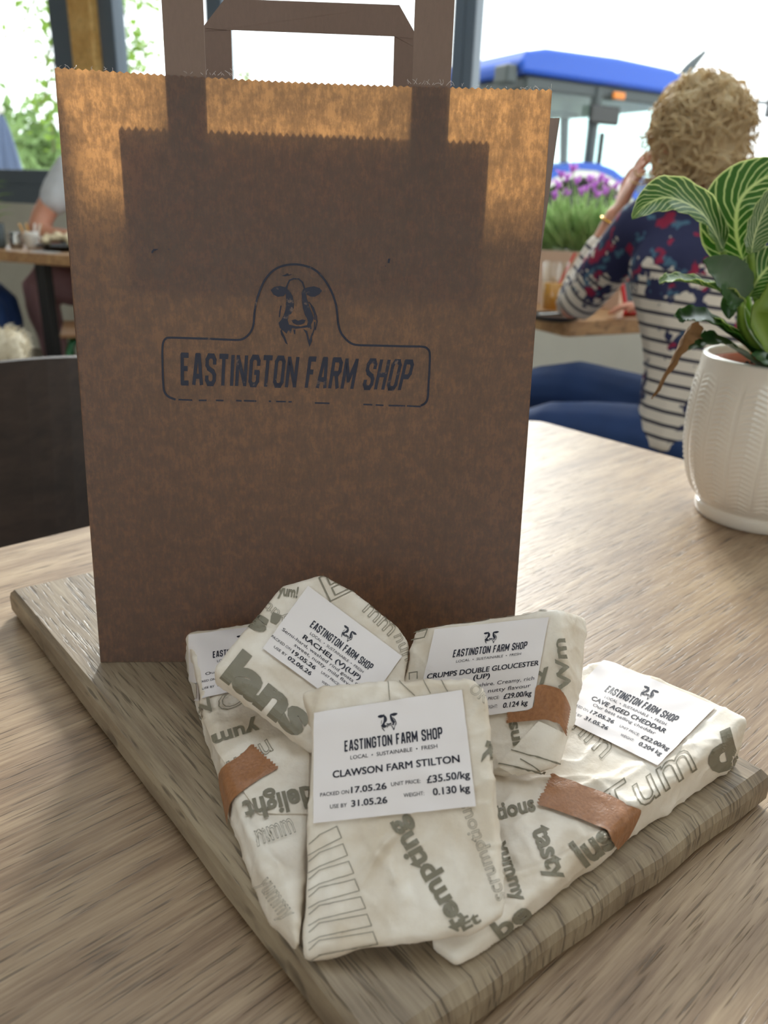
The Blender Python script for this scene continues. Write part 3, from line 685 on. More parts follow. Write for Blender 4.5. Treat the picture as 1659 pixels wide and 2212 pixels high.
# (seat faces the table)
V, F = bevelled(*(lambda q: (q.V, q.F))(MB().prism([cpt(x, y, .43) for x, y in ((-.22, .06), (.22, .06), (.2, -.36), (-.2, -.36))], UP * .03)), .01, 2, 40); add('seat', V, F, M['chair'], ch)
for x, y in ((-.19, .06), (.19, .06), (-.17, -.32), (.17, -.32)): MB().tube([cpt(x * 1.08, y * 1.08, 0), cpt(x, y, .44)], [.014, .02], 10).obj('leg', M['chair'], ch)
for x in (-.19, .19): MB().tube([cpt(x, .06, .44), cpt(x, .085, .72)], .016, 8).obj('upright', M['chair'], ch)

# ------------------------------------------------------------------ serving board
BT = TZ + .022
BN = Vec((.0047, .1766, 0)); BU = Vec((-.65, .76, 0)).normalized(); BV = Vec((.8, .6, 0)).normalized()
bl, bw = .437, .262
mb = MB(); ol = []
def edge(a, b, n, amp, sd):
    a, b = Vec(a), Vec(b); d = (b - a); nrm = Vec((d.y, -d.x)).normalized(); return [a + d * (i / n) + nrm * (amp * (noise.noise(Vec((i * .45, sd, 0))) if 0 < i < n else 0)) for i in range(n)]
for p in edge((0, 0), (bw, 0), 16, .0022, 2.2) + edge((bw, 0), (bw, bl), 10, .001, 5) + edge((bw, bl), (0, bl), 8, .001, 7) + edge((0, bl), (0, 0), 16, .001, 9): ol.append(p)
nO = len(ol); cen = Vec((bw / 2, bl / 2))
for dz, ins in ((0, .004), (.004, .0), (.014, .0), (.0185, .0015), (.022, .006)):
    for p in ol:
        q = p + (cen - p).normalized() * ins; mb.V.append(BN + BV * q.x + BU * q.y + UP * (TZ + .0003 + dz))
for i in range(4):
    for j in range(nO): j2 = (j + 1) % nO; mb.F.append((i * nO + j, i * nO + j2, (i + 1) * nO + j2, (i + 1) * nO + j))
mb.F += [tuple(range(nO))[::-1], tuple(4 * nO + j for j in range(nO))]
tag(mb.obj('serving_board', M['board'], loc=tuple(BN + BV * bw / 2 + BU * bl / 2 + UP * TZ)), 'weathered grey-brown oak serving board under the bag and cheeses', 'board')
# ================================================================== PAPER CARRIER BAG
B0 = atz(217, 1430, BT + .0006); ya, le = math.radians(4), math.radians(3)
GX = Vec((math.cos(ya), math.sin(ya), 0)); GY = Vec((-math.sin(ya), math.cos(ya), 0)); GZv = (UP * math.cos(le) + GY * math.sin(le)).normalized(); GN = GX.cross(GZv).normalized()
BW_, BH_, BD_ = .265, .3335, .115
def bagst(px, py, off=0.0):
    p = atpl(px, py, B0 + GY * off, GN) - B0 - GY * off; return p.dot(GX), p.dot(GZv)
def bagp(s, t, off=0.0): return B0 + GX * s + GZv * t + GY * off
bag = thing('paper_carrier_bag', 'tall brown kraft paper carrier bag with flat handles and navy farm shop stamp', 'bag', tuple(B0 + GX * BW_ / 2 + GY * BD_ / 2))
def wav(s, t): return .0016 * noise.noise(Vec((s * 9, t * 7, 2.1))) * min(1, t * 8) + .003 * math.sin(PI * min(1, max(0, s / BW_))) * -(t - .0) * 1.5 * 0
def zig(i, amp): return amp if i % 2 else 0.0
nx, ny = 150, 36; V, F = [], []
for j in range(ny + 1):
    for i in range(nx + 1):
        t = BH_ * j / ny; f = i / nx; s = .0075 * j / ny + f * (BW_ - .0145 * j / ny)
        dip = -.0028 * math.sin(PI * f) if j == ny else 0
        V.append(bagp(s, t + (zig(i, .0009) + dip * .6 if j == ny else 0), wav(s, t)))
for j in range(ny):
    for i in range(nx): k = j * (nx + 1) + i; F.append((k, k + 1, k + nx + 2, k + nx + 1))
front = add('front_panel', V, F, M['kraft'], bag, smooth=True)
FB = BVHTree.FromPolygons(V, F)
rb = bagst(1211, 232, BD_)           # back right top corner in the back plane
sbr0, sbr1 = BW_ + .012, rb[0]
sbl0, sbl1 = .004, .008
V, F = [], []; nx, ny = 120, 20
for j in range(ny + 1):
    for i in range(nx + 1):
        f = i / nx; t = (BH_ - .002) * j / ny; g = j / ny; s = (sbl0 + (sbl1 - sbl0) * g) * (1 - f) + (sbr0 + (sbr1 - sbr0) * g) * f
        V.append(bagp(s, t + (zig(i, .0009) if j == ny else 0), BD_ + .002 * noise.noise(Vec((s * 9, t * 7, 8)))))
for j in range(ny):
    for i in range(nx): k = j * (nx + 1) + i; F.append((k + 1, k, k + nx + 1, k + nx + 2))
add('back_panel', V, F, M['kraftback'], bag, smooth=True)
for nm, fs0, fs1, bs0, bs1, sg in (('side_gusset', BW_, BW_ - .007, sbr0, sbr1, 1), ('side_gusset', 0, .0075, sbl0, sbl1, -1)):
    V, F = [], []; nu, ny = 8, 24
    for j in range(ny + 1):
        g = j / ny; t = (BH_ - .001) * g
        for i in range(nu + 1):
            u = i / nu; s = (fs0 + (fs1 - fs0) * g) * (1 - u) + (bs0 + (bs1 - bs0) * g) * u
            fold = -(1 - abs(2 * u - 1)) * (.003 + .008 * g) * sg
            V.append(bagp(s + fold + .0012 * noise.noise(Vec((u * 3, t * 40, 5))) * math.sin(PI * u), t - .004 * u * (1 - u) * 4 * g, BD_ * u))
    for j in range(ny):
        for i in range(nu): k = j * (nu + 1) + i; q = (k, k + 1, k + nu + 2, k + nu + 1); F.append(q if sg > 0 else q[::-1])
    add(nm, V, F, M['kraftback'], bag, smooth=True)
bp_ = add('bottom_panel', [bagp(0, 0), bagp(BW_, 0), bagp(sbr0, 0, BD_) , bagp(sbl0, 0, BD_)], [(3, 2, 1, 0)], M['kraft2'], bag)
for p in bp_.data.vertices: p.co.z = BT + .0007 - bag.location.z
def patch(nm, s0, s1, t0, t1, off):
    n = 110; V, F = [], []
    for i in range(n + 1):
        s = s0 + (s1 - s0) * i / n
        for tt in (t0, (t0 + t1) / 2, t1 + (zig(i, .0022))): V.append(bagp(s, tt, off + wav(s, tt)))
    for i in range(n):
        for j in (0, 1): k = i * 3 + j; F.append((k, k + 3, k + 4, k + 1))
    return add(nm, V, F, M['kraft2'], bag)
pl0, pl1 = bagst(256, 266), bagst(1062, 264)
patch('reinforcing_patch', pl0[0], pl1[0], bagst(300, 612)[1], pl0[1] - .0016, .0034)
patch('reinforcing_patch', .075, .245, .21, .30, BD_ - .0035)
def strap(nm, pts, off, th, par):
    mb = MB()
    for poly in pts: mb.prism([bagp(s, t, off + wav(min(s, BW_), min(t, BH_))) for s, t in poly], GY * th)
    return mb.obj(nm, M['handle'], par)
a0, a1, b0_, b1 = bagst(358, 190)[0], bagst(445, 190)[0], bagst(890, 200)[0], bagst(973, 200)[0]
wS = a1 - a0; tp0, tp1 = .235, BH_ + .103
fh = strap('handle', [[(a0, tp0), (a1, tp0), (a1, tp1), (a0, tp1)], [(b0_, tp0), (b1, tp0), (b1, tp1), (b0_, tp1)],
                      [(a0, tp1), (b1, tp1), (b1 - wS * .8, tp1 + wS), (a0 + wS * .8, tp1 + wS)]], .0012, .0014, bag)
q = lambda x, y: bagst(x, y, BD_)
tb0 = .235
l0, l1, r0, r1 = q(432, 120)[0], q(500, 120)[0], q(851, 120)[0], q(921, 120)[0]
bh = strap('handle', [[(l0, tb0), (l1, tb0), q(500, 67), q(432, 70)], [(r0, tb0), (r1, tb0), q(921, 118), q(851, 81)], [q(432, 70), q(500, 66), q(851, 80), q(921, 118), q(862, 13), q(487, -1)]], BD_ - .003, .0014, bag)
# creases where the folded strap turns
for (x0, y0), (x1, y1) in (((500, 67), (447, 62)), ((851, 80), (889, 84))):
    p0, p1 = q(x0, y0), q(x1, y1); d = Vec((p1[0] - p0[0], p1[1] - p0[1])).normalized(); nrm = Vec((-d.y, d.x)) * .0003
    MB().prism([bagp(p0[0] + nrm.x, p0[1] + nrm.y, BD_ - .0034), bagp(p1[0] + nrm.x, p1[1] + nrm.y, BD_ - .0034), bagp(p1[0] - nrm.x, p1[1] - nrm.y, BD_ - .0034), bagp(p0[0] - nrm.x, p0[1] - nrm.y, BD_ - .0034)], GY * .0003).obj('fold_line', M['handle'], bh)
# torn paper fibres along the rim
mb = MB(); random.seed(21)
for _ in range(90):
    f = random.random(); f = f if random.random() < .4 else random.choice((random.uniform(0, .22), random.uniform(.30, .40), random.uniform(.68, .82), random.uniform(.8, 1)))
    p = bagp(.0075 + f * (BW_ - .0145), BH_ + .0003); L = random.uniform(.001, .0035); d = Vec((random.uniform(-1, 1), random.uniform(-.6, .6), random.uniform(.2, 1))).normalized() * L
    mb.tube([p, p + d * .5 + Vec((random.uniform(-1, 1), 0, .3)) * L * .25, p + d], .00008, 3, caps=False)
f_ = mb.obj('torn_fibres', M['label'], bag); f_['kind'] = 'stuff'
# --- stamp on the front panel (flat ink, lies on the paper)
def on_front(x, y, off=.00035):
    d = ray(x, y); h = FB.ray_cast(CP, d.normalized())
    if h[0] is None: return atpl(x, y, B0, GN) - GY * off
    return h[0] - GY * off
def stamp(nm, V, F, par, mx=None, mat='ink'):
    if mx: V, F = finer(V, F, mx)
    return add(nm, [on_front(x, y) for x, y in V], F, M[mat], par)
c6 = lambda x, y: (320 + x / 2.5136, 520 + y / 2.5136)
def cpoly(P, n=6):
    Q, _ = catmull([Vec((p[0], p[1], 0)) for p in P], [1] * len(P), n); return [(v.x, v.y) for v in Q]
out = cpoly([(150, 862), (110, 845), (88, 815), (82, 760), (79, 680), (78, 600), (82, 555), (95, 533), (118, 526), (200, 528), (330, 532), (440, 537), (500, 537), (535, 520), (560, 490), (573, 450), (577, 400), (584, 350), (600, 290), (630, 220), (670, 170), (720, 140), (790, 128), (860, 138), (915, 165), (960, 215), (995, 275), (1018, 340), (1027, 400), (1032, 450), (1045, 495), (1070, 530), (1100, 555), (1140, 566), (1250, 569), (1400, 573), (1490, 575), (1518, 588), (1529, 615), (1527, 700), (1522, 780), (1518, 850), (1505, 880), (1480, 895)], 4)
logo = stamp('stamp_border', *strokes([[c6(*p) for p in out]], 4.6), bag, 14)
dash = [((165, 862), (240, 865)), ((275, 866), (318, 866)), ((368, 866), (410, 867)), ((478, 867), (508, 869)), ((520, 868), (588, 870)), ((655, 871), (668, 871)), ((695, 872), (748, 873)), ((762, 874), (780, 874)), ((905, 880), (985, 882)), ((1168, 888), (1218, 890)), ((1235, 891), (1278, 893)), ((1305, 894), (1395, 896)), ((1405, 896), (1480, 900))]
stamp('stamp_border_dashes', *strokes([[c6(*a_), c6(*b_)] for a_, b_ in dash], 3.4), bag, 14)
cv, cf = cow(True); stamp('stamp_cow', [c6(*p) for p in cv], cf, bag)
hx = homography([(c6(177, 785)), c6(1408, 816), c6(1450, 645), c6(176, 606)])
hv, hf, hw = heading('EASTINGTON FARM SHOP')
stamp('stamp_lettering', [hx(x / hw, y) for x, y in hv], hf, bag, 10)
sp = [[(20, 55), (30, 45), (58, 45), (45, 52), (32, 56), (25, 68), (18, 66)], [(108, 45), (116, 44), (114, 50)], [(1302, 98), (1316, 96), (1310, 122), (1300, 120)], [(1286, 134), (1292, 136), (1288, 141)], [(724, 190), (745, 183), (756, 176), (764, 184), (785, 180), (770, 188), (745, 193)]]
for p_ in sp: stamp('ink_speck', *polyfill([c6(*z) for z in p_]), bag)

# ================================================================== WRAPPED CHEESES
def nrm3(*v): return Vec(v).normalized()
def seg_d(p, a, b):
    ab = b - a; t = max(0, min(1, (p - a).dot(ab) / ab.length_squared)); return (p - a - ab * t).length, t
class Parcel:
    def __init__(s, label, P0, n, top, thick=None, bottom=None, floor=None, voxel=.0012, amp=1.0, seed=0, round_=.0026, creases=(), tdir=None):
        s.P0, s.n = P0, n; s.poff = .00045; T = [atpl(x, y, P0, n) for x, y in top]; k = len(T)
        if bottom is None:
            if floor is not None: Bt = [Vec((p.x, p.y, floor)) for p in T]
            else: Bt = [p + (tdir or -n) * (thick(x, y)) for p, (x, y) in zip(T, top)]
        else: Bt = [(atz(b[0], b[1], floor) if b is not None else Vec((p.x, p.y, floor))) for b, p in zip(bottom, T)]
        V = T + Bt; F = [tuple(range(k)), tuple(range(k, 2 * k))[::-1]] + [((i + 1) % k, i, k + i, k + (i + 1) % k) for i in range(k)]
        V, F = bevelled(V, F, round_, 3, 35)
        V, F = remesh(V, F, voxel, 1, .5)
        CS = []
        for am, wd_, pl_ in creases:
            q_ = [atpl(x, y, P0, n) for x, y in pl_]; CS += [(am, wd_, q_[i], q_[i + 1]) for i in range(len(q_) - 1)]
        me = bpy.data.meshes.new('t'); me.from_pydata([tuple(v) for v in V], [], F); me.update(); nr = [v.normal.copy() for v in me.vertices]; bpy.data.meshes.remove(me)
        o3 = Vec((seed * 3.1, seed * 1.7, seed))
        for i, v in enumerate(V):
            q = v + o3
            r1 = 1 - abs(noise.noise(q * 28)) * 2; r2 = 1 - abs(noise.noise(q * 62 + Vec((4, 1, 2)))) * 2
            d = .0009 * noise.noise(q * 20) + .0011 * max(0, r1) ** 4 + .0006 * max(0, r2) ** 4 + .00025 * noise.noise(q * 130)
            for am, wd_, a_, b_ in CS:
                dd, _ = seg_d(v, a_, b_)
                if dd < wd_ * 2.5: d += am * math.exp(-(dd / wd_) ** 2) / amp
            V[i] = v + nr[i] * (d * amp)
        if floor is not None:
            for v in V: v.z = max(v.z, floor)
        s.V, s.F = V, F; s.b = BVHTree.FromPolygons(V, F)
        c = sum(V, Vec()) / len(V); s.o = thing('cheese_parcel', label, 'cheese', (c.x, c.y, min(v.z for v in V)), 'wrapped cheeses on the board')
        s.w = add('wrapper', V, F, M['wrap'], s.o, smooth=True)
    def hit(s, x, y, off):
        d = ray(x, y).normalized(); h = s.b.ray_cast(CP, d)
        if h[0] is None:
            p = atpl(x, y, s.P0, s.n); q = s.b.find_nearest(p); return p + s.n * off if (p - q[0]).length > .02 else q[0] + q[1] * off
        return h[0] + h[1] * off
    def label(s, quad, lines, title, hk=1.0):
        """paper label; quad = TL TR BR BL on the face, 65 x 53 mm"""
        H = homography(quad); nu, nv = 26, 22; G = []
        for j in range(nv + 1):
            for i in range(nu + 1): G.append(s.hit(*H(i / nu, j / nv), .0006))
        W = nu + 1
        for _ in range(3):
            G2 = [g.copy() for g in G]
            for j in range(nv + 1):
                for i in range(W):
                    nb = [G[jj * W + ii] for ii, jj in ((i - 1, j), (i + 1, j), (i, j - 1), (i, j + 1)) if 0 <= ii < W and 0 <= jj <= nv]
                    if 0 < i < nu and 0 < j < nv: G2[j * W + i] = G[j * W + i] * .5 + sum(nb, Vec()) / len(nb) * .5
            G = G2
        G = [g + s.n * .0007 for g in G]
        F = [(j * W + i, (j + 1) * W + i, (j + 1) * W + i + 1, j * W + i + 1) for j in range(nv) for i in range(nu)]
        lo = add('label', G + [g - s.n * .0002 for g in G], F + [tuple(len(G) + q for q in f[::-1]) for f in F], M['label'], s.o, smooth=True)
        def uvp(u, v):
            u = min(max(u, 0), .9999) * nu; v = min(max(v, 0), .9999) * nv; i, j = int(u), int(v); a, b = u - i, v - j; k = j * W + i
            return (G[k] * (1 - a) + G[k + 1] * a) * (1 - b) + (G[k + W] * (1 - a) + G[k + W + 1] * a) * b + s.n * .0002
        AS = 53 / 65; PV, PF = [], []
        def put(v, f, u0, u1, base, h, w, mx=.02):
            v = [(u0 + x / w * (u1 - u0), base - y * h) for x, y in v]; v, f = finer(v, f, mx)
            k = len(PV); PV.extend(uvp(*p) for p in v); PF.extend(tuple(i + k for i in q) for q in f)
        cv, cf = cow(False); cw = .10
        put([((x - 665) / 280, (577 - y) / 373) for x, y in cv], cf, .44, .575, .285 * hk, .185 * hk, 1)
        v, f, w = heading('EASTINGTON FARM SHOP'); put(v, f, .21, .85, .415 * hk, .102 * hk, w)
        v, f, w = text2d('LOCAL  •  SUSTAINABLE  •  FRESH', 0.0); put(v, f, .25, .81, .492 * hk, .036 * hk, w)
        for (tx, u0, u1, base, h, bold) in title + lines:
            v, f, w = text2d(tx, bold); put(v, f, u0, u1, base, h, w)
        add('label_print', PV, PF, M['inklab'], lo)
        return lo
    def word(s, tx, p0, p1, h, outline=False, bold=.03, skew=0.0):
        """one printed word: baseline p0 -> p1 (pixels), cap height h pixels"""
        V, F, w = text2d(tx, 0.0 if outline else bold, outline); dx, dy = p1[0] - p0[0], p1[1] - p0[1]; L = math.hypot(dx, dy); ux, uy = dx / L, dy / L; vx, vy = uy, -ux
        P = [(p0[0] + ux * (x / w * L + y * h * skew) + vx * y * h, p0[1] + uy * (x / w * L + y * h * skew) + vy * y * h) for x, y in V]
        P, F = finer(P, F, 7)
        if not hasattr(s, 'pv'): s.pv, s.pf = [], []
        k = len(s.pv); Q = [s.hit(x, y, s.poff) for x, y in P]; s.pv += Q
        s.pf += [tuple(i + k for i in f) for f in F if max((Q[f[0]] - Q[f[1]]).length, (Q[f[1]] - Q[f[2]]).length, (Q[f[0]] - Q[f[2]]).length) < .006]
    def bars(s, segs, t):
        V, F = strokes(segs, t); V, F = finer(V, F, 7)
        if not hasattr(s, 'pv'): s.pv, s.pf = [], []
        k = len(s.pv); s.pv += [s.hit(x, y, s.poff) for x, y in V]; s.pf += [tuple(i + k for i in f) for f in F]
    def flap(s, poly, off=.0012):
        """a folded-over corner of the paper, lying on the parcel"""
        V, F = polyfill(poly); V, F = finer(V, F, 9)
        add('paper_fold', [s.hit(x, y, off) for x, y in V], F, M['wrap'], s.o, smooth=True)
    def print_done(s): add('wrapper_print', s.pv, s.pf, M['wrapink'], s.w)
    def tape(s, rows, n=10, zz=2.2):
        """paper tape: list of (left px, right px) cross rows"""
        A = [Vec((r[0][0], r[0][1], 0)) for r in rows]; Bq = [Vec((r[1][0], r[1][1], 0)) for r in rows]
        A, _ = catmull(A, [1] * len(A), 8); Bq, _ = catmull(Bq, [1] * len(Bq), 8); V, F = [], []; m_ = len(A)
        for j in range(m_):
            for i in range(n * 2 + 1):
                u = i / (n * 2); p = A[j] * (1 - u) + Bq[j] * u
                if j in (0, m_ - 1):
                    d = (A[1] - A[0]).normalized() if j == 0 else (A[-1] - A[-2]).normalized(); p = p + d * (zz * (1 if i % 2 else -1) * (-1 if j == 0 else 1))
                V.append(s.hit(p.x, p.y, .0017))
        W = n * 2 + 1
        V2 = [v.copy() for v in V]
        for j in range(1, m_ - 1):
            for i in range(1, W - 1): V2[j * W + i] = V[j * W + i] * .4 + (V[j * W + i - 1] + V[j * W + i + 1] + V[(j - 1) * W + i] + V[(j + 1) * W + i]) * .15
        for j in range(m_ - 1):
            for i in range(W - 1): k = j * W + i; F.append((k, k + 1, k + W + 1, k + W))
        add('tape', V2, F, M['tape'], s.o, smooth=True)
BFL = BT + .0005
Bd = .035; Md = .013
# --- large cheddar wedge, right
pc = Parcel('large cheese wedge wrapped in printed paper at the right, labelled CAVE AGED CHEDDAR', atz(1385, 1545, TZ + .05), nrm3(-.08, -.10, .99),
            [(1300, 1424), (1190, 1470), (1060, 1650), (975, 1850), (932, 2032), (988, 2072), (1095, 1985), (1190, 1905), (1308, 1803), (1380, 1743), (1510, 1640), (1618, 1548), (1545, 1514), (1430, 1466)], floor=BFL, seed=1, amp=1.2, creases=[(.0016, .0022, [(1062, 1890), (1120, 1892), (1190, 1872), (1300, 1806)]), (.0012, .0018, [(1230, 1850), (1300, 1806), (1330, 1790)]), (-.0012, .002, [(1075, 1800), (1100, 1860), (1120, 1892)]), (.001, .0018, [(1290, 1690), (1360, 1735), (1400, 1728)]), (.001, .0016, [(1480, 1590), (1500, 1640)])])
pc.label([(1305, 1426), (1547, 1529), (1420, 1657), (1194, 1546)],
         [('Our best selling cheddar', .22, .80, .66, .042, .0), ('PACKED ON', .05, .23, .765, .034, 0.0), ('17.05.26', .25, .47, .765, .052, Md), ('UNIT PRICE:', .53, .71, .765, .034, 0.0), ('£22.00/kg', .735, .975, .775, .056, Md),
          ('USE BY', .11, .22, .875, .034, 0.0), ('31.05.26', .25, .47, .875, .052, Md), ('WEIGHT:', .59, .71, .865, .034, 0.0), ('0.204 kg', .76, .96, .875, .056, Md)],
         [('CAVE AGED CHEDDAR', .17, .85, .59, .062, Md)])
pc.word('tasty', (1148, 1792), (1192, 1905), 44); pc.word('nutritious', (995, 1792), (1158, 1750), 36); pc.word('yummy', (1072, 1822), (1112, 1950), 32)
pc.word('d', (1536, 1674), (1596, 1646), 76, bold=.05, skew=.18); pc.word('Tum', (1318, 1792), (1505, 1660), 78, True, skew=.2); pc.word('lus', (1262, 1872), (1330, 1822), 60, bold=.04); pc.word('be', (1080, 2030), (1150, 1975), 40)
pc.word('mm', (1215, 1555), (1300, 1640), 60, True); pc.word('yum', (1440, 1455), (1540, 1500), 34, True)
pc.print_done()
pc.tape([((1192, 1676), (1160, 1742)), ((1280, 1708), (1240, 1770)), ((1362, 1742), (1300, 1795)), ((1379, 1752), (1312, 1808)), ((1352, 1806), (1328, 1832))])
# --- small wedge at the left
pc = Parcel('long narrow wrapped cheese wedge along the left, its label half covered', atz(500, 1560, TZ + .047), nrm3(-.07, -.16, .98),
            [(405, 1368), (432, 1500), (492, 1680), (532, 1790), (588, 1922), (646, 2048), (657, 1890), (672, 1640), (660, 1500), (640, 1400), (548, 1343)],
            bottom=[(398, 1420), (424, 1540), (472, 1698), (500, 1795), (560, 1962), (640, 2064), None, None, None, None, None], floor=BFL, seed=2, amp=1.0, creases=[(.0014, .002, [(530, 1790), (600, 1870), (640, 1990)]), (-.001, .002, [(560, 1800), (630, 1960)]), (.001, .0016, [(505, 1760), (560, 1800), (590, 1860)])])
pc.label([(409, 1374), (622, 1348), (622, 1470), (412, 1517)],
         [('Our best selling cheddar', .14, .80, .66, .042, .0), ('PACKED ON', .05, .23, .765, .034, 0.0), ('21.05.26', .25, .47, .765, .052, Md), ('USE BY', .11, .22, .875, .034, 0.0), ('28.05.26', .25, .47, .875, .052, Md)],
         [('CHEDDAR', .33, .68, .59, .062, Md)])
pc.poff = .0012; pc.flap([(440, 1549), (510, 1519), (600, 1480), (668, 1600), (662, 1760), (560, 1760), (512, 1690), (470, 1620)], .0008); pc.word('yum', (556, 1560), (460, 1590), 30); pc.word('delight', (672, 1700), (524, 1736), 46); pc.word('num', (578, 1600), (490, 1650), 44, True); pc.word('mmm', (560, 1830), (640, 1800), 52, True); pc.word('W', (430, 1560), (470, 1530), 30); pc.word('yummy', (560, 1910), (615, 1990), 40, True); pc.word('Ch', (480, 1545), (570, 1500), 40, True)
pc.print_done()
pc.tape([((545, 1612), (602, 1664)), ((520, 1636), (560, 1688)), ((484, 1662), (510, 1728)), ((480, 1690), (500, 1760)), ((492, 1752), (499, 1782))])
# --- goats cheese, tilted, back left
pc = Parcel('tilted wrapped cheese leaning towards the bag, labelled RACHEL', atz(680, 1615, TZ + .055), nrm3(.15, -.5, .85),
            [(700, 1239), (610, 1262), (594, 1278), (537, 1352), (464, 1448), (555, 1518), (675, 1617), (790, 1580), (870, 1500), (886, 1390), (862, 1352), (766, 1276)], thick=lambda x, y: .011 + .009 * (1617 - y) / 380, seed=3, amp=.8)
pc.label([(665, 1268), (868, 1420), (771, 1551), (567, 1403)],
         [('Semi-hard, washed rind goats cheese', .04, .98, .665, .044, .0), ('sweet, nutty, mild flavour', .20, .86, .735, .044, .0), ('PACKED ON', .0, .2, .815, .034, 0.0), ('19.05.26', .22, .46, .83, .054, Md), ('UNIT PRICE:', .52, .71, .815, .034, 0.0), ('£31.50/kg', .735, .975, .83, .056, Md),
          ('USE BY', .07, .2, .91, .034, 0.0), ('02.06.26', .22, .46, .925, .054, Md), ('WEIGHT:', .57, .70, .91, .034, 0.0), ('0.146 kg', .76, .96, .925, .056, Md)],
         [('RACHEL (V)(UP)', .22, .82, .59, .062, Md)])
pc.word('lans', (478, 1460), (645, 1592), 74, bold=.05); pc.word("s'", (530, 1350), (590, 1375), 46, bold=.05); pc.word('yut', (622, 1335), (582, 1302), 24, True); pc.word('yum!', (600, 1285), (642, 1292), 24); pc.word('E', (712, 1300), (770, 1272), 60, True)
pc.word('mm', (782, 1320), (840, 1375), 40, True); pc.word('num', (850, 1375), (880, 1440), 26, True)
pc.print_done()
# --- double gloucester, upright, right of centre
pc = Parcel('upright wrapped cheese with brown tape at its corner, labelled CRUMPS DOUBLE GLOUCESTER', atz(1130, 1668, TZ + .047), nrm3(-.3, -.68, .67),
            [(895, 1360), (866, 1475), (872, 1570), (960, 1650), (1060, 1673), (1150, 1668), (1197, 1655), (1212, 1560), (1216, 1450), (1207, 1316), (1150, 1322)], thick=lambda x, y: .007 + .029 * max(0, (1670 - y)) / 340, seed=4, amp=.9, tdir=nrm3(.60, .62, -.46))
pc.label([(940, 1361), (1186, 1334), (1150, 1533), (893, 1568)],
         [('(UP)', .43, .57, .60, .052, Md), ('From Gloucestershire. Creamy, rich', .06, .97, .685, .042, .0), ('with a sweet & nutty flavour', .12, .95, .76, .042, .0), ('PACKED ON', .05, .23, .84, .034, 0.0), ('18.05.26', .25, .47, .84, .052, Md), ('UNIT PRICE:', .50, .69, .84, .034, 0.0), ('£29.00/kg', .73, .97, .85, .056, Md),
          ('USE BY', .11, .22, .93, .034, 0.0), ('01.06.26', .25, .47, .93, .052, Md), ('WEIGHT:', .57, .69, .93, .034, 0.0), ('0.124 kg', .74, .95, .945, .056, Md)],
         [('CRUMPS DOUBLE GLOUCESTER', .03, .985, .53, .056, Md)], hk=.80)
pc.word('y', (1160, 1470), (1192, 1458), 30); pc.word('mmm', (905, 1345), (1180, 1312), 26, bold=.03); pc.word('sun', (1100, 1560), (1112, 1625), 26); pc.poff = .0016; pc.bars([[(1105, 1620), (1205, 1648)], [(1078, 1650), (1180, 1668)], [(1125, 1640), (1165, 1662)], [(895, 1370), (925, 1362), (918, 1378), (892, 1384)], [(886, 1470), (886, 1455), (902, 1452), (902, 1468)]], 2.4); pc.flap([(1074, 1655), (1165, 1558), (1214, 1582), (1204, 1640), (1192, 1656), (1112, 1672)]); pc.word('Wm', (1228, 1490), (1215, 1380), 22)
pc.print_done()
pc.tape([((1096, 1540), (1096, 1563)), ((1150, 1530), (1150, 1558)), ((1160, 1484), (1178, 1556)), ((1200, 1486), (1200, 1562)), ((1214, 1500), (1210, 1572)), ((1226, 1530), (1217, 1588))])
# --- stilton, front
P0 = atz(660, 2070, TZ + .027)
pc = Parcel('square wrapped cheese at the front centre, labelled CLAWSON FARM STILTON', P0, nrm3(-.1, -.62, .78),
            [(650, 1492), (672, 1566), (664, 1750), (657, 2073), (822, 2042), (1040, 2003), (1090, 1978), (1068, 1741), (1062, 1605), (1051, 1497), (1023, 1466), (700, 1479)], thick=lambda x, y: .006 + .020 * (2073 - y) / 600, seed=5, amp=1.35, creases=[(.0015, .0018, [(868, 1788), (832, 1826), (815, 1850), (783, 1906)]), (.0013, .0016, [(845, 1866), (851, 1900), (872, 1946)]), (-.0012, .003, [(850, 1830), (880, 1900), (900, 1960)]), (.0014, .002, [(1058, 1850), (1075, 1940)]), (.0012, .002, [(700, 1481), (682, 1540)]), (-.0014, .003, [(664, 1510), (676, 1556)]), (.001, .002, [(1010, 1480), (1045, 1520)])])
pc.label([(680, 1541), (998, 1491), (1028, 1742), (678, 1779)],
         [('PACKED ON', .045, .235, .785, .034, 0.0), ('17.05.26', .25, .475, .785, .056, Md), ('UNIT PRICE:', .505, .69, .765, .034, 0.0), ('£35.50/kg', .73, .985, .775, .062, Md),
          ('USE BY', .11, .22, .895, .034, 0.0), ('31.05.26', .25, .475, .9, .056, Md), ('WEIGHT:', .58, .705, .87, .034, 0.0), ('0.130 kg', .76, .975, .88, .060, Md)],
         [('CLAWSON FARM STILTON', .13, .935, .635, .064, Md)])
pc.word('tempting', (1010, 1998), (868, 1762), 46, bold=.035); pc.word('scrumptious', (1092, 1940), (1010, 1728), 30, True); pc.word('k', (1052, 1600), (1040, 1648), 34); pc.word('Et', (1000, 2010), (1040, 1990), 26); pc.word('OK', (1012, 1492), (1046, 1520), 24, True)
segs = []
for i in range(7):
    y = 1790 + i * 38; x = 728 + i * 13
    segs += [[(668, y + 34), (690, y + 14), (x, y - 5), (x + 10, y + 20), (690, y + 44), (667, y + 58)]]
segs += [[(838, 1473), (842, 1512)], [(862, 1472), (896, 1503)], [(915, 1470), (930, 1498)], [(952, 1468), (967, 1494)]]
pc.bars(segs, 1.6); pc.print_done()
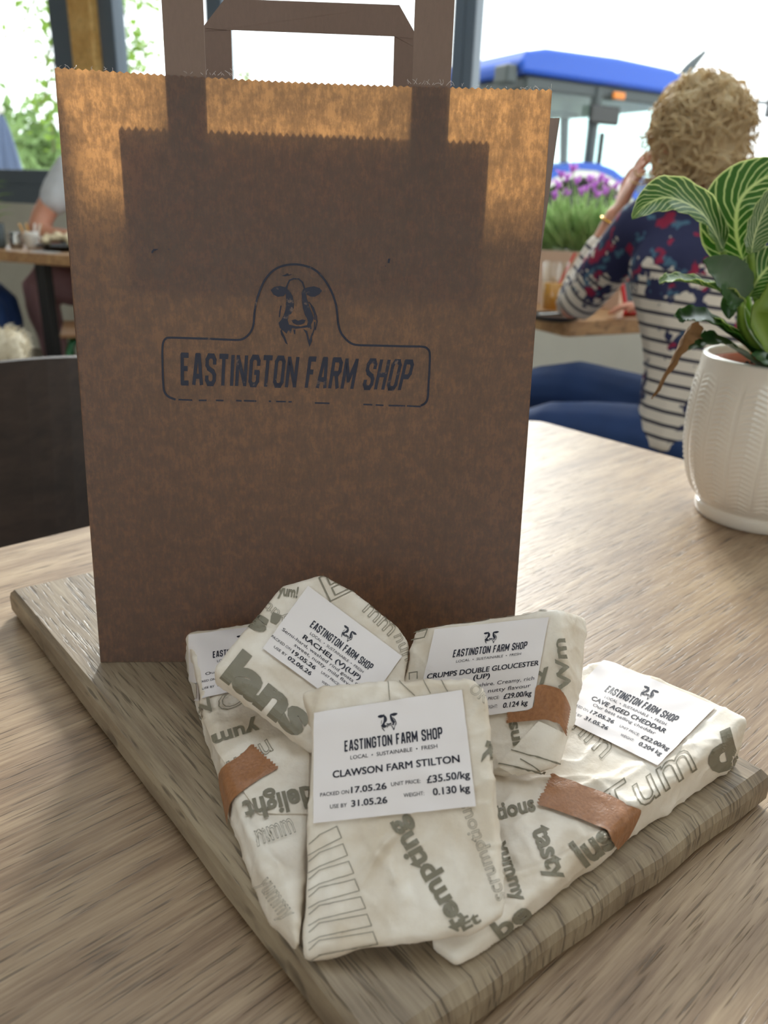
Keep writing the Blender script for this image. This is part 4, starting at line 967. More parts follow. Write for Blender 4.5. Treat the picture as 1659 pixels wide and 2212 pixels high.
# ================================================================== POTTED PLANT
PC = Vec((.398, .773, TZ + .0004)); PZ = 1.13       # PZ: pot height over its drawn profile
prof = [(.0, .0), (.052, .0), (.0585, .001), (.0605, .005), (.0605, .010), (.0585, .0125), (.0640, .018), (.0715, .029), (.0785, .045), (.0835, .066), (.0850, .088), (.0842, .112), (.0820, .132), (.0805, .146), (.0795, .1485), (.0770, .1492), (.0755, .1475), (.0755, .132), (.072, .06), (.0, .06)]
pp, _ = catmull([Vec((r, z * PZ, 0)) for r, z in prof], [1] * len(prof), 16)
pot = thing('plant_pot', 'white ceramic pot embossed with leaf-vein columns at the right, holding the striped plant', 'plant pot', tuple(PC))
seg = 288; V, F = [], []; NC = 18
for k, p in enumerate(pp):
    for j in range(seg):
        q = 2 * PI * j / seg; r, z = max(p.x, 0), p.y; d = 0
        outer = k < 16 * 14 and .016 < z < .136 * PZ
        if outer:
            u = (q / (2 * PI) * NC) % 1.0; fade = min(1, (z - .016) / .01, (.136 * PZ - z) / .012)
            a = abs(u - .5) * 2                      # 0 at the vein, 1 between columns
            chev = max(0, math.sin((z / .0052 + a * 1.1) * 2 * PI)) * (1 - a) * (1 if a > .12 else .3)
            d = (.0021 * chev - (.0012 if a > .88 else 0) + (.0010 if a < .1 else 0)) * fade
        V.append((PC.x + (r + d) * math.cos(q), PC.y + (r + d) * math.sin(q), PC.z + z))
for k in range(len(pp) - 1):
    for j in range(seg): j2 = (j + 1) % seg; F.append((k * seg + j, k * seg + j2, (k + 1) * seg + j2, (k + 1) * seg + j))
add('pot_body', V, F, M['pot'], pot, smooth=True)
pl = thing('striped_houseplant', 'green houseplant with cream-striped leaves growing in the white pot', 'plant', (PC.x, PC.y, PC.z + .070))
MB().lathe(PC, [(.052, .0695), (.069, .154), (.0725, .156), (.0725, .160), (.0695, .160), (.068, .150), (.05, .08)], 40).obj('nursery_pot', M['terracotta'], pl, smooth=True)
mb = MB(); n = 28; random.seed(5)
mb.V.append(PC + UP * .152)
for i in range(1, 7):
    for j in range(n): q = 2 * PI * j / n; r = .0675 * i / 6; mb.V.append(PC + Vec((r * math.cos(q), r * math.sin(q), .148 + .006 * noise.noise(Vec((r * 60 * math.cos(q), r * 60 * math.sin(q), 3))))))
for j in range(n): mb.F.append((0, 1 + j, 1 + (j + 1) % n))
for i in range(5):
    for j in range(n): a_ = 1 + i * n; mb.F.append((a_ + j, a_ + n + j, a_ + n + (j + 1) % n, a_ + (j + 1) % n))
so_ = mb.obj('soil', M['soil'], pl)
mb = MB()
for _ in range(70):
    q = random.uniform(0, 2 * PI); r = .058 * math.sqrt(random.random()); p = PC + Vec((r * math.cos(q), r * math.sin(q), .150 + random.uniform(0, .003)))
    mb.ball(p, tuple(random.uniform(.0012, .0035) for _ in range(3)), 6, 4)
g_ = mb.obj('soil_crumbs', M['soil'], so_); g_['kind'] = 'stuff'
def leaf(nm, P, W, nrm, mat, cup=.25, fold=0.0, par=None, wshape=.66, th=.0006):
    """P: midrib points, W: half width, nrm: facing of the blade"""
    Q, _ = catmull([Vec(p) for p in P], [1] * len(P), 6); n = len(Q); m_ = 8; V, F, ST = [], [], []
    nrm = Vec(nrm).normalized()
    for side in (1, -1):
        for i, p in enumerate(Q):
            t = i / (n - 1); T = (Q[min(i + 1, n - 1)] - Q[max(i - 1, 0)]).normalized(); S = T.cross(nrm).normalized(); N = S.cross(T).normalized()
            w = W * max(.02, math.sin(PI * min(1, t ** wshape * .985 + .012)) ** .9)
            for j in range(m_ + 1):
                s = j / m_ * 2 - 1; V.append(p + S * (s * w) + N * (cup * w * s * s + (fold * w * abs(s)) + side * th / 2 + .0012 * math.sin(t * 40 + s * 4) * abs(s))); ST.append((s, t))
    k0 = n * (m_ + 1)
    for i in range(n - 1):
        for j in range(m_): k = i * (m_ + 1) + j; q = (k, k + 1, k + m_ + 2, k + m_ + 1); F += [q, tuple(k0 + v for v in q[::-1])]
    return add(nm, V, F, mat, par, smooth=True, uv=ST)
A = aty
crown = PC + UP * .152
def stem(pts, r0, r1, mat='stem'): return MB().tube(pts, [r0 + (r1 - r0) * i / (len(pts) - 1) for i in range(len(pts))], 8, 5).obj('stem', M[mat], pl, smooth=True)
b1 = A(1562, 542, .745); leaf('leaf', [b1, A(1520, 465, .735), A(1450, 428, .715), A(1400, 440, .70), A(1366, 472, .69)], .0205, (.25, -.75, .62), M['stripeleaf'], .3, par=pl); stem([crown + Vec((-.004, -.01, 0)), A(1600, 660, .755), b1], .0045, .0028)
b2 = A(1604, 562, .76); leaf('leaf', [b2, A(1590, 500, .765), A(1600, 430, .775), A(1660, 380, .79), A(1720, 372, .80)], .034, (-.1, -.95, .25), M['stripeleaf'], .12, par=pl, wshape=.62); stem([crown + Vec((0, .005, 0)), A(1622, 680, .765), b2], .005, .0032)
b3 = A(1622, 548, .735); leaf('leaf', [b3, A(1632, 500, .735), A(1660, 440, .74), A(1700, 400, .75)], .020, (.55, -.8, .2), M['stripeleaf'], .2, par=pl); stem([crown + Vec((.006, -.004, 0)), A(1640, 660, .745), b3], .0045, .003)
b4 = A(1600, 655, .72); leaf('leaf', [b4, A(1585, 620, .715), A(1555, 585, .705), A(1520, 562, .70)], .021, (.35, -.9, .3), M['darkleaf'], .25, par=pl); stem([crown + Vec((-.008, -.012, 0)), A(1612, 720, .735), b4], .005, .003)
b5 = A(1598, 668, .74); leaf('leaf', [b5, A(1560, 632, .73), A(1500, 612, .715), A(1450, 606, .70), A(1424, 612, .695)], .018, (-.1, -.2, .97), M['stripeleaf'], .3, par=pl); stem([crown + Vec((-.01, 0, 0)), A(1606, 730, .745), b5], .0035, .0022)
b6 = crown + Vec((-.012, -.008, .004)); leaf('leaf', [b6, A(1575, 722, .73), A(1520, 690, .715), A(1478, 688, .705), A(1474, 696, .70)], .018, (0, -.35, .93), M['darkleaf'], .3, par=pl)
leaf('leaf', [b6 + Vec((.004, .006, .004)), A(1560, 706, .75), A(1510, 680, .745), A(1456, 682, .74)], .013, (0, -.1, .99), M['stripeleaf'], .3, par=pl)
leaf('leaf', [crown + Vec((-.02, -.02, .0)), A(1570, 745, .72), A(1530, 738, .71), A(1482, 756, .70)], .016, (-.1, -.3, .95), M['darkleaf'], .25, par=pl)
leaf('leaf', [A(1618, 640, .74), A(1640, 600, .735), A(1680, 560, .735), A(1720, 545, .74)], .022, (-.4, -.8, .45), M['stripeleaf'], .2, par=pl)
leaf('leaf', [crown + Vec((.0, -.015, 0)), A(1630, 700, .73), A(1650, 640, .725), A(1668, 600, .725)], .011, (.3, -.9, .2), M['stem'], .7, par=pl)
leaf('leaf', [A(1590, 648, .77), A(1578, 660, .768), A(1575, 690, .765)], .010, (-.5, -.8, .2), M['darkleaf'], .2, par=pl)
leaf('leaf', [crown + Vec((.015, -.03, .002)), A(1650, 778, .715), A(1690, 790, .71)], .014, (0, -.4, .9), M['darkleaf'], .2, par=pl)
d_ = leaf('dry_leaf', [A(1512, 728, .715), A(1492, 716, .70), A(1474, 732, .693), A(1450, 780, .69), A(1408, 862, .688)], .0075, (.7, -.6, .3), M['dry'], .9, par=pl); tag(d_, 'withered brown leaf drooping over the pot rim')

# ================================================================== WINDOW TABLE ON THE RIGHT
RC = atz(1226, 694, TZ); RC.z = 0; ra = Vec((math.cos(math.radians(27)), math.sin(math.radians(27)), 0)); rb_ = Vec((-ra.y, ra.x, 0))
table('cafe_table', 'light oak cafe table by the window where the woman leans', RC, ra, rb_, .80, .66, TZ, .045, M['table2'], M['black'], .035, .02, ped=(.62, .25))
def rt(x, y, z=0): return RC + ra * x + rb_ * y + UP * (TZ + z)
# lavender in a timber trough
la, lb = aty(1165, 600, 2.72), aty(1320, 600, 2.62); lc = Vec(((la.x + lb.x) / 2, (la.y + lb.y) / 2, TZ + .0005)); lax = Vec((lb.x - la.x, lb.y - la.y, 0)).normalized(); lay = Vec((-lax.y, lax.x, 0)); lw_ = .33
ptop = aty(1240, 545, 2.6).z - TZ
tr_ = thing('planter_box', 'pale timber planter box on the window table holding the lavender', 'planter', tuple(lc))
for nm, c, sz in (('side_board', lay * -.062, (lw_, .014, ptop)), ('side_board', lay * .062, (lw_, .014, ptop)), ('end_board', lax * -(lw_ / 2 - .007), (.014, .11, ptop)), ('end_board', lax * (lw_ / 2 - .007), (.014, .11, ptop)), ('base_board', Vec((0, 0, -ptop / 2 + .01)), (lw_ - .03, .11, .015))):
    MB().box(lc + c + UP * ptop / 2, sz, (lax, lay, UP), .002).obj(nm, M['planter'], tr_)
MB().box(lc + UP * (ptop - .02), (lw_ - .03, .11, .03), (lax, lay, UP)).obj('soil', M['soil'], tr_)
lv = thing('lavender', 'bushy green lavender with pink-purple flower heads in the planter box', 'plant', (lc.x, lc.y, TZ + ptop - .006))
mb = MB(); random.seed(8)
for _ in range(1500):
    b = lc + lax * random.uniform(-.14, .14) + lay * random.uniform(-.045, .045) + UP * ptop
    o_ = (b - lc).dot(lax) / .14; d = Vec((0, 0, 1)) + lax * (o_ * .55 + random.gauss(0, .35)) + lay * random.gauss(0, .4); d.normalize(); L = random.uniform(.05, .16); s0 = b + d * random.uniform(0, L * .45)
    p = s0 + d * L * .55; w = d.orthogonal().normalized() * .0026; k = len(mb.V); tip = p + d * L * .4 + Vec((random.uniform(-.01, .01), random.uniform(-.01, .01), -.004)); mb.V += [s0 - w, s0 + w, p + w * 1.2, tip, p - w * 1.2]; mb.F.append((k, k + 1, k + 2, k + 3, k + 4))
f_ = mb.obj('foliage', M['lavleaf'], lv); f_['kind'] = 'stuff'
for x, y in ((1238, 365), (1225, 385), (1212, 378), (1245, 392), (1205, 402), (1275, 388), (1285, 402), (1298, 385), (1268, 408), (1310, 393), (1330, 403), (1198, 425), (1308, 415), (1340, 430), (1288, 420), (1185, 395), (1256, 415), (1222, 418)):
    p = aty(x, y, lc.y + random.uniform(-.05, .05)); r0_ = lc + lax * ((p - lc).dot(lax) * .5) + UP * (ptop + .05)
    mb = MB(); mb.tube([r0_, (r0_ + p) / 2 + UP * .01, p], .0018, 5, 4); st_ = mb.obj('flower_stalk', M['lavleaf'], lv)
    mb = MB(); mb.ball(p, (.007, .007, .012), 7, 5)
    for k in range(11):
        q = 2 * PI * k / 11 + random.random(); d = Vec((math.cos(q), math.sin(q), random.uniform(.1, 1.3))).normalized(); L = random.uniform(.012, .026); w = d.orthogonal().normalized() * .0045; c0 = p + UP * random.uniform(-.008, .01)
        i0 = len(mb.V); mb.V += [c0, c0 + d * L * .5 + w, c0 + d * L, c0 + d * L * .5 - w]; mb.F.append((i0, i0 + 1, i0 + 2, i0 + 3))
    mb.obj('flower_head', M['lavflower'], st_)
# amber pot, dark tray, cutlery, red-framed slate
cpz = aty(1195, 640, 2.36); cpz.z = TZ
tr2 = tag(MB().lathe(Vec((cpz.x - .01, cpz.y - .09, TZ)), [(.0, .0005), (.062, .0005), (.075, .010), (.077, .014), (.072, .013), (.06, .006), (.0, .005)], 32).obj('side_plate', M['slate'], loc=(cpz.x - .01, cpz.y - .09, TZ), smooth=True), 'black side plate at the near corner of the window table', 'plate')
gp = Vec((cpz.x + .012, cpz.y + .05, TZ)); cu_ = thing('drink_glass', 'tall glass half full of amber drink with a red straw, before the planter box', 'glass', tuple(gp))
MB().lathe(gp, [(.0, .0005), (.033, .0005), (.035, .006), (.042, .150), (.0405, .150), (.0335, .012), (.0, .011)], 32).obj('glass_body', M['glass'], cu_, smooth=True)
MB().lathe(gp, [(.0, .0115), (.0325, .0125), (.0365, .088), (.0, .088)], 28).obj('drink', M['amber'], cu_, smooth=True)
MB().tube([gp + ra * -.02 + UP * .02, gp + ra * .062 + UP * .175], .0035, 8).obj('straw', M['red'], cu_)
kp = Vec((cpz.x, cpz.y - .10, TZ + .016)); kn = thing('dinner_fork', 'steel fork resting across the black side plate', 'cutlery', tuple(kp))
MB().tube([kp + ra * -.07 + UP * .002, kp + UP * .004, kp + ra * .05 + UP * .003], [(.002, .005), (.002, .003), (.0015, .009)], 8, 4).obj('fork_handle', M['steel'], kn, smooth=True)
for k in (-1, 0, 1): MB().tube([kp + ra * .048 + rb_ * (.006 * k) + UP * .003, kp + ra * .09 + rb_ * (.006 * k) + UP * .003], [.0012, .0006], 5).obj('tine', M['steel'], kn)
sg = aty(1385, 640, 2.42); sg.z = TZ; sx = Vec((.9, .42, 0)).normalized(); sz_ = (UP + Vec((-sx.y, sx.x, 0)) * .45).normalized(); sn = sx.cross(sz_)
sl_ = thing('menu_slate', 'small grey slate in a red frame standing beside her elbow', 'menu holder', (sg.x, sg.y, TZ))
MB().box(sg + sz_ * .055 + UP * .004, (.085, .006, .095), (sx, sn, sz_)).obj('slate', M['dgrey'], sl_)
for c, s_ in ((sx * -.046 + sz_ * .055, (.010, .012, .112)), (sx * .046 + sz_ * .055, (.010, .012, .112)), (sz_ * .005, (.10, .03, .010)), (sz_ * .108, (.10, .012, .010))):
    MB().box(sg + c + UP * .004, s_, (sx, sn, sz_), .003).obj('red_frame', M['red'], sl_)

# ================================================================== PEOPLE
def figure(prims, voxel, smooth=4):
    mb = MB()
    for p in prims:
        if p[0] == 't': mb.tube(p[1], p[2], 14, p[3] if len(p) > 3 else 4, flat=p[4] if len(p) > 4 else None)
        else: mb.ball(p[1], p[2], 18, 12, p[3] if len(p) > 3 else None)
        if p[0] == 't':
            for e in (0, -1):
                r = p[2][e] if hasattr(p[2], '__len__') else p[2]; r = min(r) if hasattr(r, '__len__') else r
                mb.ball(p[1][e], r * .98, 12, 8)
    return remesh(mb.V, mb.F, voxel, smooth, .5)
def hand(wrist, d, palm_n, side, L=.18, curl=.25, splay=.10):
    """palm and five fingers; d: direction of the fingers, palm_n: palm normal, side: direction of the thumb"""
    d = d.normalized(); side = (side - d * side.dot(d)).normalized(); pn = palm_n.normalized(); P = []
    P.append(('t', [wrist, wrist + d * .045, wrist + d * .085], [(.024, .017), (.038, .014), (.040, .012)], 4, side))
    for k, (o, ln) in enumerate(((.030, .070), (.0105, .080), (-.0095, .075), (-.028, .058))):
        b = wrist + d * .082 + side * o; f = (d + side * (o * splay * 30)).normalized()
        P.append(('t', [b - d * .015, b + f * ln * .45, b + f * ln * .75 + pn * ln * curl * .35, b + f * ln * .95 + pn * ln * curl], [.0095, .0090, .0082, .0066], 3))
    b = wrist + d * .028 + side * .030
    P.append(('t', [b - side * .012, b + side * .022 + d * .02, b + side * .032 + d * .050, b + side * .034 + d * .072 + pn * .008], [.013, .0115, .0105, .0075], 3))
    return P
def head(c, fw, up, r=.092):
    """skull with jaw, nose, brow, lips and ears; fw: where the face looks"""
    fw = (fw - up * fw.dot(up)).normalized(); sd = fw.cross(up).normalized(); ax = (sd, fw, up)
    P = [('b', c + up * .012 - fw * .008, (r * .83, r * 1.02, r * 1.02), ax), ('b', c - up * .045 + fw * .030, (r * .60, r * .66, r * .68), ax), ('b', c - up * .088 + fw * .052, (.022, .020, .016), ax)]
    P.append(('t', [c + up * .012 + fw * .086, c - up * .012 + fw * .100, c - up * .026 + fw * .108], [.008, .010, .013], 3))
    P.append(('b', c - up * .030 + fw * .092, (.017, .012, .009), ax))
    for s in (-1, 1): P += [('b', c + sd * (s * .080) - up * .010 - fw * .006, (.010, .020, .031), ax), ('b', c + sd * (s * .034) + up * .020 + fw * .074, (.022, .012, .008), ax), ('b', c + sd * (s * .036) - up * .022 + fw * .062, (.022, .018, .018), ax)]
    P += [('b', c - up * .056 + fw * .086, (.024, .011, .0055), ax), ('b', c - up * .066 + fw * .083, (.020, .011, .006), ax)]
    return P, fw, sd
def face_bits(o, c, fw, sd, up):
    for s in (-1, 1): MB().ball(c + sd * (s * .033) + up * .004 + fw * .073, .0115, 10, 8).obj('eye', M['dotink'], o, smooth=True)
# ---- woman
neck = Vec((.690, 1.925, 1.075)); hc = Vec((.672, 1.965, 1.205)); fwd = Vec((-.55, .82, -.1)).normalized(); hup = Vec((-.06, .10, 1)).normalized()
shL, shR = Vec((.590, 1.955, 1.015)), Vec((.835, 1.950, 1.045)); elL, wrL = Vec((.487, 2.125, .805)), Vec((.556, 2.075, 1.035)); elR, wrR = Vec((.955, 2.13, .83)), Vec((.80, 2.30, .80))
hip = Vec((.765, 1.80, .525)); wst = Vec((.745, 1.845, .74)); chs = Vec((.715, 1.905, .94)); tx = Vec((.94, .30, 0)).normalized()
hL, kL, aL = Vec((.69, 1.80, .51)), Vec((.375, 2.02, .465)), Vec((.44, 2.22, .09)); hR, kR, aR = Vec((.83, 1.85, .515)), Vec((.455, 2.21, .555)), Vec((.60, 2.40, .09))
wo = thing('person', 'woman in striped floral top and jeans seated with her back turned, hand on cheek', 'person', (hip.x, hip.y, 0))
hp, hf_, hs_ = head(hc, fwd, hup)
P = hp + [('t', [chs, neck, hc - hup * .03], [.06, .052, .05]), ('t', [hip, wst, chs, neck - UP * .02], [(.15, .10), (.125, .085), (.15, .095), (.07, .06)], 4, tx),
          ('t', [shL, elL, wrL], [.045, .037, .026]), ('t', [shR, elR, wrR], [.045, .037, .026]), ('t', [chs, shL], [.07, .05]), ('t', [chs, shR], [.07, .05]),
          ('t', [hip, hL, kL, aL], [.09, .082, .055, .036]), ('t', [hip, hR, kR, aR], [.09, .082, .055, .036]),
          ('t', [aL, aL + Vec((-.05, .10, -.05))], [.036, .03]), ('t', [aR, aR + Vec((-.05, .10, -.05))], [.036, .03])]
P += hand(wrL, (hc + Vec((-.085, .02, -.02))) - wrL, Vec((.9, -.1, .1)), Vec((.1, .95, .2)), curl=.15)
P += hand(wrR, Vec((-.85, .35, -.1)), Vec((0, 0, -1)), Vec((-.3, -.9, 0)))
V, F = figure(P, .0052, 3); body = add('body', V, F, M['skin'], wo, smooth=True); face_bits(body, hc, hf_, hs_, hup)
bl_ = [('t', [hip + UP * .0, wst, chs, neck - UP * .015], [(.175, .125), (.148, .108), (.172, .118), (.088, .075)], 5, tx), ('t', [chs + UP * .03, shL], [.085, .066]), ('t', [chs + UP * .03, shR], [.085, .066]), ('t', [neck - UP * .03, neck + UP * .022], [.07, .062]),
       ('t', [shL, shL * .5 + elL * .5, elL, elL * .35 + wrL * .65], [.066, .060, .052, .040]), ('t', [shR, elR, elR * .25 + wrR * .75], [.066, .054, .040])]
V, F = figure(bl_, .008, 5); at1, at2 = [], []
for v in V:
    best = None
    for a_, b_, off in ((hip, neck, 0), (shL, elL, 0), (elL, wrL, .3), (shR, elR, 0), (elR, wrR, .3)):
        dd, t = seg_d(v, a_, b_); dd -= .07 if a_ is hip else 0
        if best is None or dd < best[0]: best = (dd, (v.z + .10 * math.sin((v - hip).dot(tx) * 5) * .25) if a_ is hip else off + t * (b_ - a_).length, a_)
    at1.append(best[1]); fl = max(0, min(1, (v.z - .78) / .22)); 
    if best[2] in (elL, elR) or (best[2] in (shL, shR) and best[1] > .16): fl = max(0, .5 - (best[1] - .16) * 4) if best[2] in (shL, shR) else 0
    at2.append(fl)
add('knitted_top', V, F, M['blouse'], wo, smooth=True, attr={'stripe': at1, 'floral': at2})
jn = [('t', [hip, hL, kL, aL + UP * .02], [.12, .108, .078, .055], 4), ('t', [hip, hR, kR, aR + UP * .02], [.12, .108, .078, .055], 4), ('b', hip + UP * .01, (.17, .13, .10), (tx, Vec((-tx.y, tx.x, 0)), UP))]
V, F = figure(jn, .009, 4); add('jeans', V, F, M['jeans'], wo, smooth=True)
for a_ in (aL, aR): MB().box(a_ + Vec((-.035, .07, -.06)), (.085, .23, .055), (Vec((.9, .42, 0)).normalized(), Vec((-.42, .9, 0)).normalized(), UP), .02).obj('shoe', M['slate'], wo)
# curly hair: a lumpy cap and many curls
random.seed(31); mb = MB(); hcc = hc + hup * .018 - hf_ * .020; mb.ball(hcc, (.104, .108, .112), 28, 20, (hs_, hf_, hup)); mb.ball(hcc - hup * .06 - hf_ * .035, (.085, .07, .075), 20, 14, (hs_, hf_, hup))
V, F = remesh(mb.V, mb.F, .008, 2)
V = [v + (v - hcc).normalized() * (.016 * noise.noise(v * 26) + .009 * noise.noise(v * 55)) for v in V]
hair = add('hair', V, F, M['hair'], wo, smooth=True); mb = MB()
for _ in range(1000):
    d = Vec((random.gauss(0, 1), random.gauss(0, 1), random.gauss(0, 1))).normalized()
    if d.dot(hf_) > .45 or (d.dot(hup) < -.75): continue
    p = hcc + hs_ * (d.dot(hs_) * .103) + hf_ * (d.dot(hf_) * .107) + hup * (d.dot(hup) * .112 - (.035 if d.dot(hup) < -.2 else 0)); t1 = d.cross(Vec((random.gauss(0, 1), random.gauss(0, 1), random.gauss(0, 1)))).normalized(); t1 = (t1 - hup * .6).normalized(); t2 = d.cross(t1)
    R = random.uniform(.008, .022); ph = random.uniform(0, 6); n = 12
    mb.tube([p + t1 * (k * .006) + d * (R * .6 * math.sin(ph + k * .42) + .005) + t2 * (R * math.cos(ph + k * .42)) for k in range(n)], [.0024 * (1 - .6 * abs(k / (n - 1) - .35)) for k in range(n)], 5)
c_ = mb.obj('curls', M['hair'], hair, smooth=True); c_['kind'] = 'stuff'
q = wrL + ((hc + Vec((-.085, .02, -.02))) - wrL).normalized() * .0
mb = MB(); dd = (wrL - elL).normalized(); e_ = dd.orthogonal().normalized(); g2 = dd.cross(e_)
mb.tube([wrL - dd * .015 + (e_ * math.cos(a) + g2 * math.sin(a)) * .031 for a in [2 * PI * k / 24 for k in range(25)]], .0028, 6, caps=False); mb.obj('bracelet', M['gold'], wo, smooth=True)
st = thing('cafe_stool', 'dark round stool under the seated woman', 'stool', (hip.x, hip.y, 0))
MB().lathe(Vec((hip.x, hip.y, 0)), [(.0, .395), (.165, .395), (.178, .405), (.178, .42), (.165, .43), (.0, .43)], 32).obj('seat', M['chair'], st, smooth=True)
for k in range(4): q = PI / 4 + k * PI / 2; MB().tube([Vec((hip.x + .19 * math.cos(q), hip.y + .19 * math.sin(q), 0)), Vec((hip.x + .12 * math.cos(q), hip.y + .12 * math.sin(q), .40))], .014, 8).obj('leg', M['black'], st)

# ================================================================== LEFT TABLE BY THE WINDOW
LZ = .775
f0, f1 = atz(0, 541, LZ), atz(146, 551, LZ); la_ = (f1 - f0).normalized(); la_.z = 0; la_.normalize(); lb2 = Vec((-la_.y, la_.x, 0))
LF = f0 - la_ * .25; LF.z = 0
table('cafe_table', 'oak cafe table with black legs at the left, set with cups', LF, la_, lb2, 1.1, .62, LZ, .05, M['table2'], M['black'], .055, .02, .05, lx=((atz(70, 546, LZ) - LF).dot(la_), 1.02), apron=False)
def lz(x, y, Y): p = aty(x, y, Y); return Vec((p.x, p.y, LZ + .0006))
def ltop(px, py): p = atz(px, py, LZ); return Vec((p.x, p.y, LZ + .0006))
c1 = ltop(71, 537); cup_prof = [(.0, .0), (.026, .0), (.030, .006), (.036, .062), (.038, .078), (.0355, .078), (.032, .06), (.027, .010), (.0, .008)]
def cupo(c, label, sc=1.0):
    o = thing('white_cup', label, 'cup', tuple(c)); MB().lathe(c, [(r * sc, z * sc) for r, z in cup_prof], 28).obj('cup_body', M['white'], o, smooth=True)
    h = MB(); h.tube([c + la_ * (.034 * sc) + UP * .062 * sc, c + la_ * .058 * sc + UP * .055 * sc, c + la_ * .056 * sc + UP * .028 * sc, c + la_ * .031 * sc + UP * .020 * sc], .004 * sc, 8, 5); h.obj('handle', M['white'], o, smooth=True); return o
cupo(c1, 'white cup full of wooden stir sticks on the left table')
random.seed(3)
for k in range(7):
    a = random.uniform(0, 6.28); b = c1 + Vec((math.cos(a), math.sin(a), 0)) * .014 + UP * .012; d = Vec((math.cos(a) * .35, math.sin(a) * .35, 1)).normalized()
    o = MB().box(b + d * .055, (.010, .003, .11), (d.orthogonal().normalized(), d.cross(d.orthogonal()).normalized(), d), .001).obj('stir_stick' if k % 3 else 'sugar_sachet', M['sticks'] if k % 3 else M['white'], loc=tuple(b))
    if k % 3: tag(o, 'pale wooden stir stick standing in the white cup', 'stick', 'stir sticks in the white cup')
    else: tag(o, 'narrow white sugar sachet standing in the cup of sticks', 'sachet', 'sugar sachets in the white cup')
j1 = ltop(37, 535); jo = thing('milk_jug', 'small polished steel milk jug left of the white cup', 'jug', tuple(j1))
MB().lathe(j1, [(.0, .0), (.030, .0), (.034, .012), (.033, .035), (.026, .058), (.028, .075), (.026, .075), (.024, .058), (.030, .03), (.0, .004)], 28).obj('jug_body', M['steel'], jo, smooth=True)
MB().tube([j1 - la_ * .026 + UP * .066, j1 - la_ * .05 + UP * .06, j1 - la_ * .048 + UP * .03, j1 - la_ * .032 + UP * .02], .003, 8, 5).obj('handle', M['steel'], jo, smooth=True)
MB().tube([j1 + la_ * .024 + UP * .066, j1 + la_ * .038 + UP * .076], [.008, .005], 8).obj('spout', M['steel'], jo, smooth=True)
p1 = ltop(136, 541); po = thing('dinner_plate', 'black rimmed plate of food at the right end of the left table', 'plate', tuple(p1))
MB().lathe(p1, [(.0, .0), (.08, .0), (.125, .022), (.128, .026), (.122, .025), (.08, .006), (.0, .005)], 40).obj('plate_body', M['slate'], po, smooth=True)
mb = MB(); random.seed(9)
for _ in range(16): a = random.uniform(0, 6.28); r = .085 * math.sqrt(random.random()); mb.ball(p1 + Vec((math.cos(a) * r, math.sin(a) * r, .03 + .035 * (1 - r / .1) + .005)), tuple(random.uniform(.016, .034) for _ in range(3)), 8, 6)
V, F = remesh(mb.V, mb.F, .007, 1); fo = add('plated_food', V, F, M['food'], loc=(p1.x, p1.y, p1.z + .006), smooth=True); tag(fo, 'pale creamy heap of food on the black plate', 'food', kind=None)
c2 = ltop(146, 530); cupo(c2, 'white cup behind the plate of food')
nk = ltop(98, 545); V, F = [], []
for j in range(9):
    for i in range(13): V.append(nk + la_ * (.17 * (i / 12 - .5)) + lb2 * (.07 * (j / 8 - .5)) + UP * (.001 + .004 * abs(noise.noise(Vec((i * .4, j * .5, 1)))) + .0))
for j in range(8):
    for i in range(12): k = j * 13 + i; F.append((k, k + 1, k + 14, k + 13))
tag(add('paper_napkin', V, F, M['white'], loc=tuple(nk), smooth=True), 'white paper napkin lying in front of the black plate', 'napkin')
g1 = ltop(-3, 536); go = thing('table_plant', 'small green plant in a glass tumbler at the left edge of the picture', 'plant', tuple(g1))
MB().lathe(g1, [(.0, .0), (.032, .0), (.036, .01), (.040, .115), (.038, .115), (.034, .012), (.0, .008)], 28).obj('tumbler', M['dgrey'], go, smooth=True)
MB().tube([g1 + UP * .01, g1 + UP * .14 + la_ * .005, g1 + UP * .24 - la_ * .01], .006, 6, 4).obj('stalk', M['stem'], go)
random.seed(4)
for k in range(16):
    a = k * 2.4; h = .13 + .011 * k; b = g1 + UP * h; d = Vec((math.cos(a), math.sin(a), .35)).normalized(); leaf('leaf', [b, b + d * .05 + UP * .01, b + d * .105 - UP * .004], .011, UP, M['lavleaf'], .3, par=go)
# ---- diner in grey
sR = Vec((-1.66, 4.26, 1.16)); eR = Vec((-1.80, 4.13, .865)); wR = Vec((-1.60, 4.05, .835)); 
nk2 = Vec((-1.47, 4.30, 1.24)); hd = Vec((-1.46, 4.27, 1.40)); hp2 = Vec((-1.47, 4.27, .55)); ch2 = Vec((-1.47, 4.30, 1.06)); sL2 = Vec((-1.28, 4.28, 1.16)); eL2 = Vec((-1.20, 4.14, .90)); wL2 = Vec((-1.36, 4.04, .835))
kA, aA = Vec((-1.76, 3.98, .575)), Vec((-1.72, 4.02, .09)); kB, aB = Vec((-1.36, 3.84, .575)), Vec((-1.36, 3.9, .09)); fd = Vec((-.25, -.97, 0))
for v_ in (sR, eR, wR, nk2, hd, hp2, ch2, sL2, eL2, wL2, kA, aA, kB, aB): v_.x *= 1.055; v_.y *= 1.055
for v_ in (sR, eR, wR): v_.z -= .012
di = thing('person', 'diner in a grey short-sleeved shirt and mauve trousers, mostly hidden behind the bag', 'person', (hp2.x, hp2.y, 0))
hq, hf2, hs2 = head(hd, fd, UP); px_ = Vec((1, 0, 0))
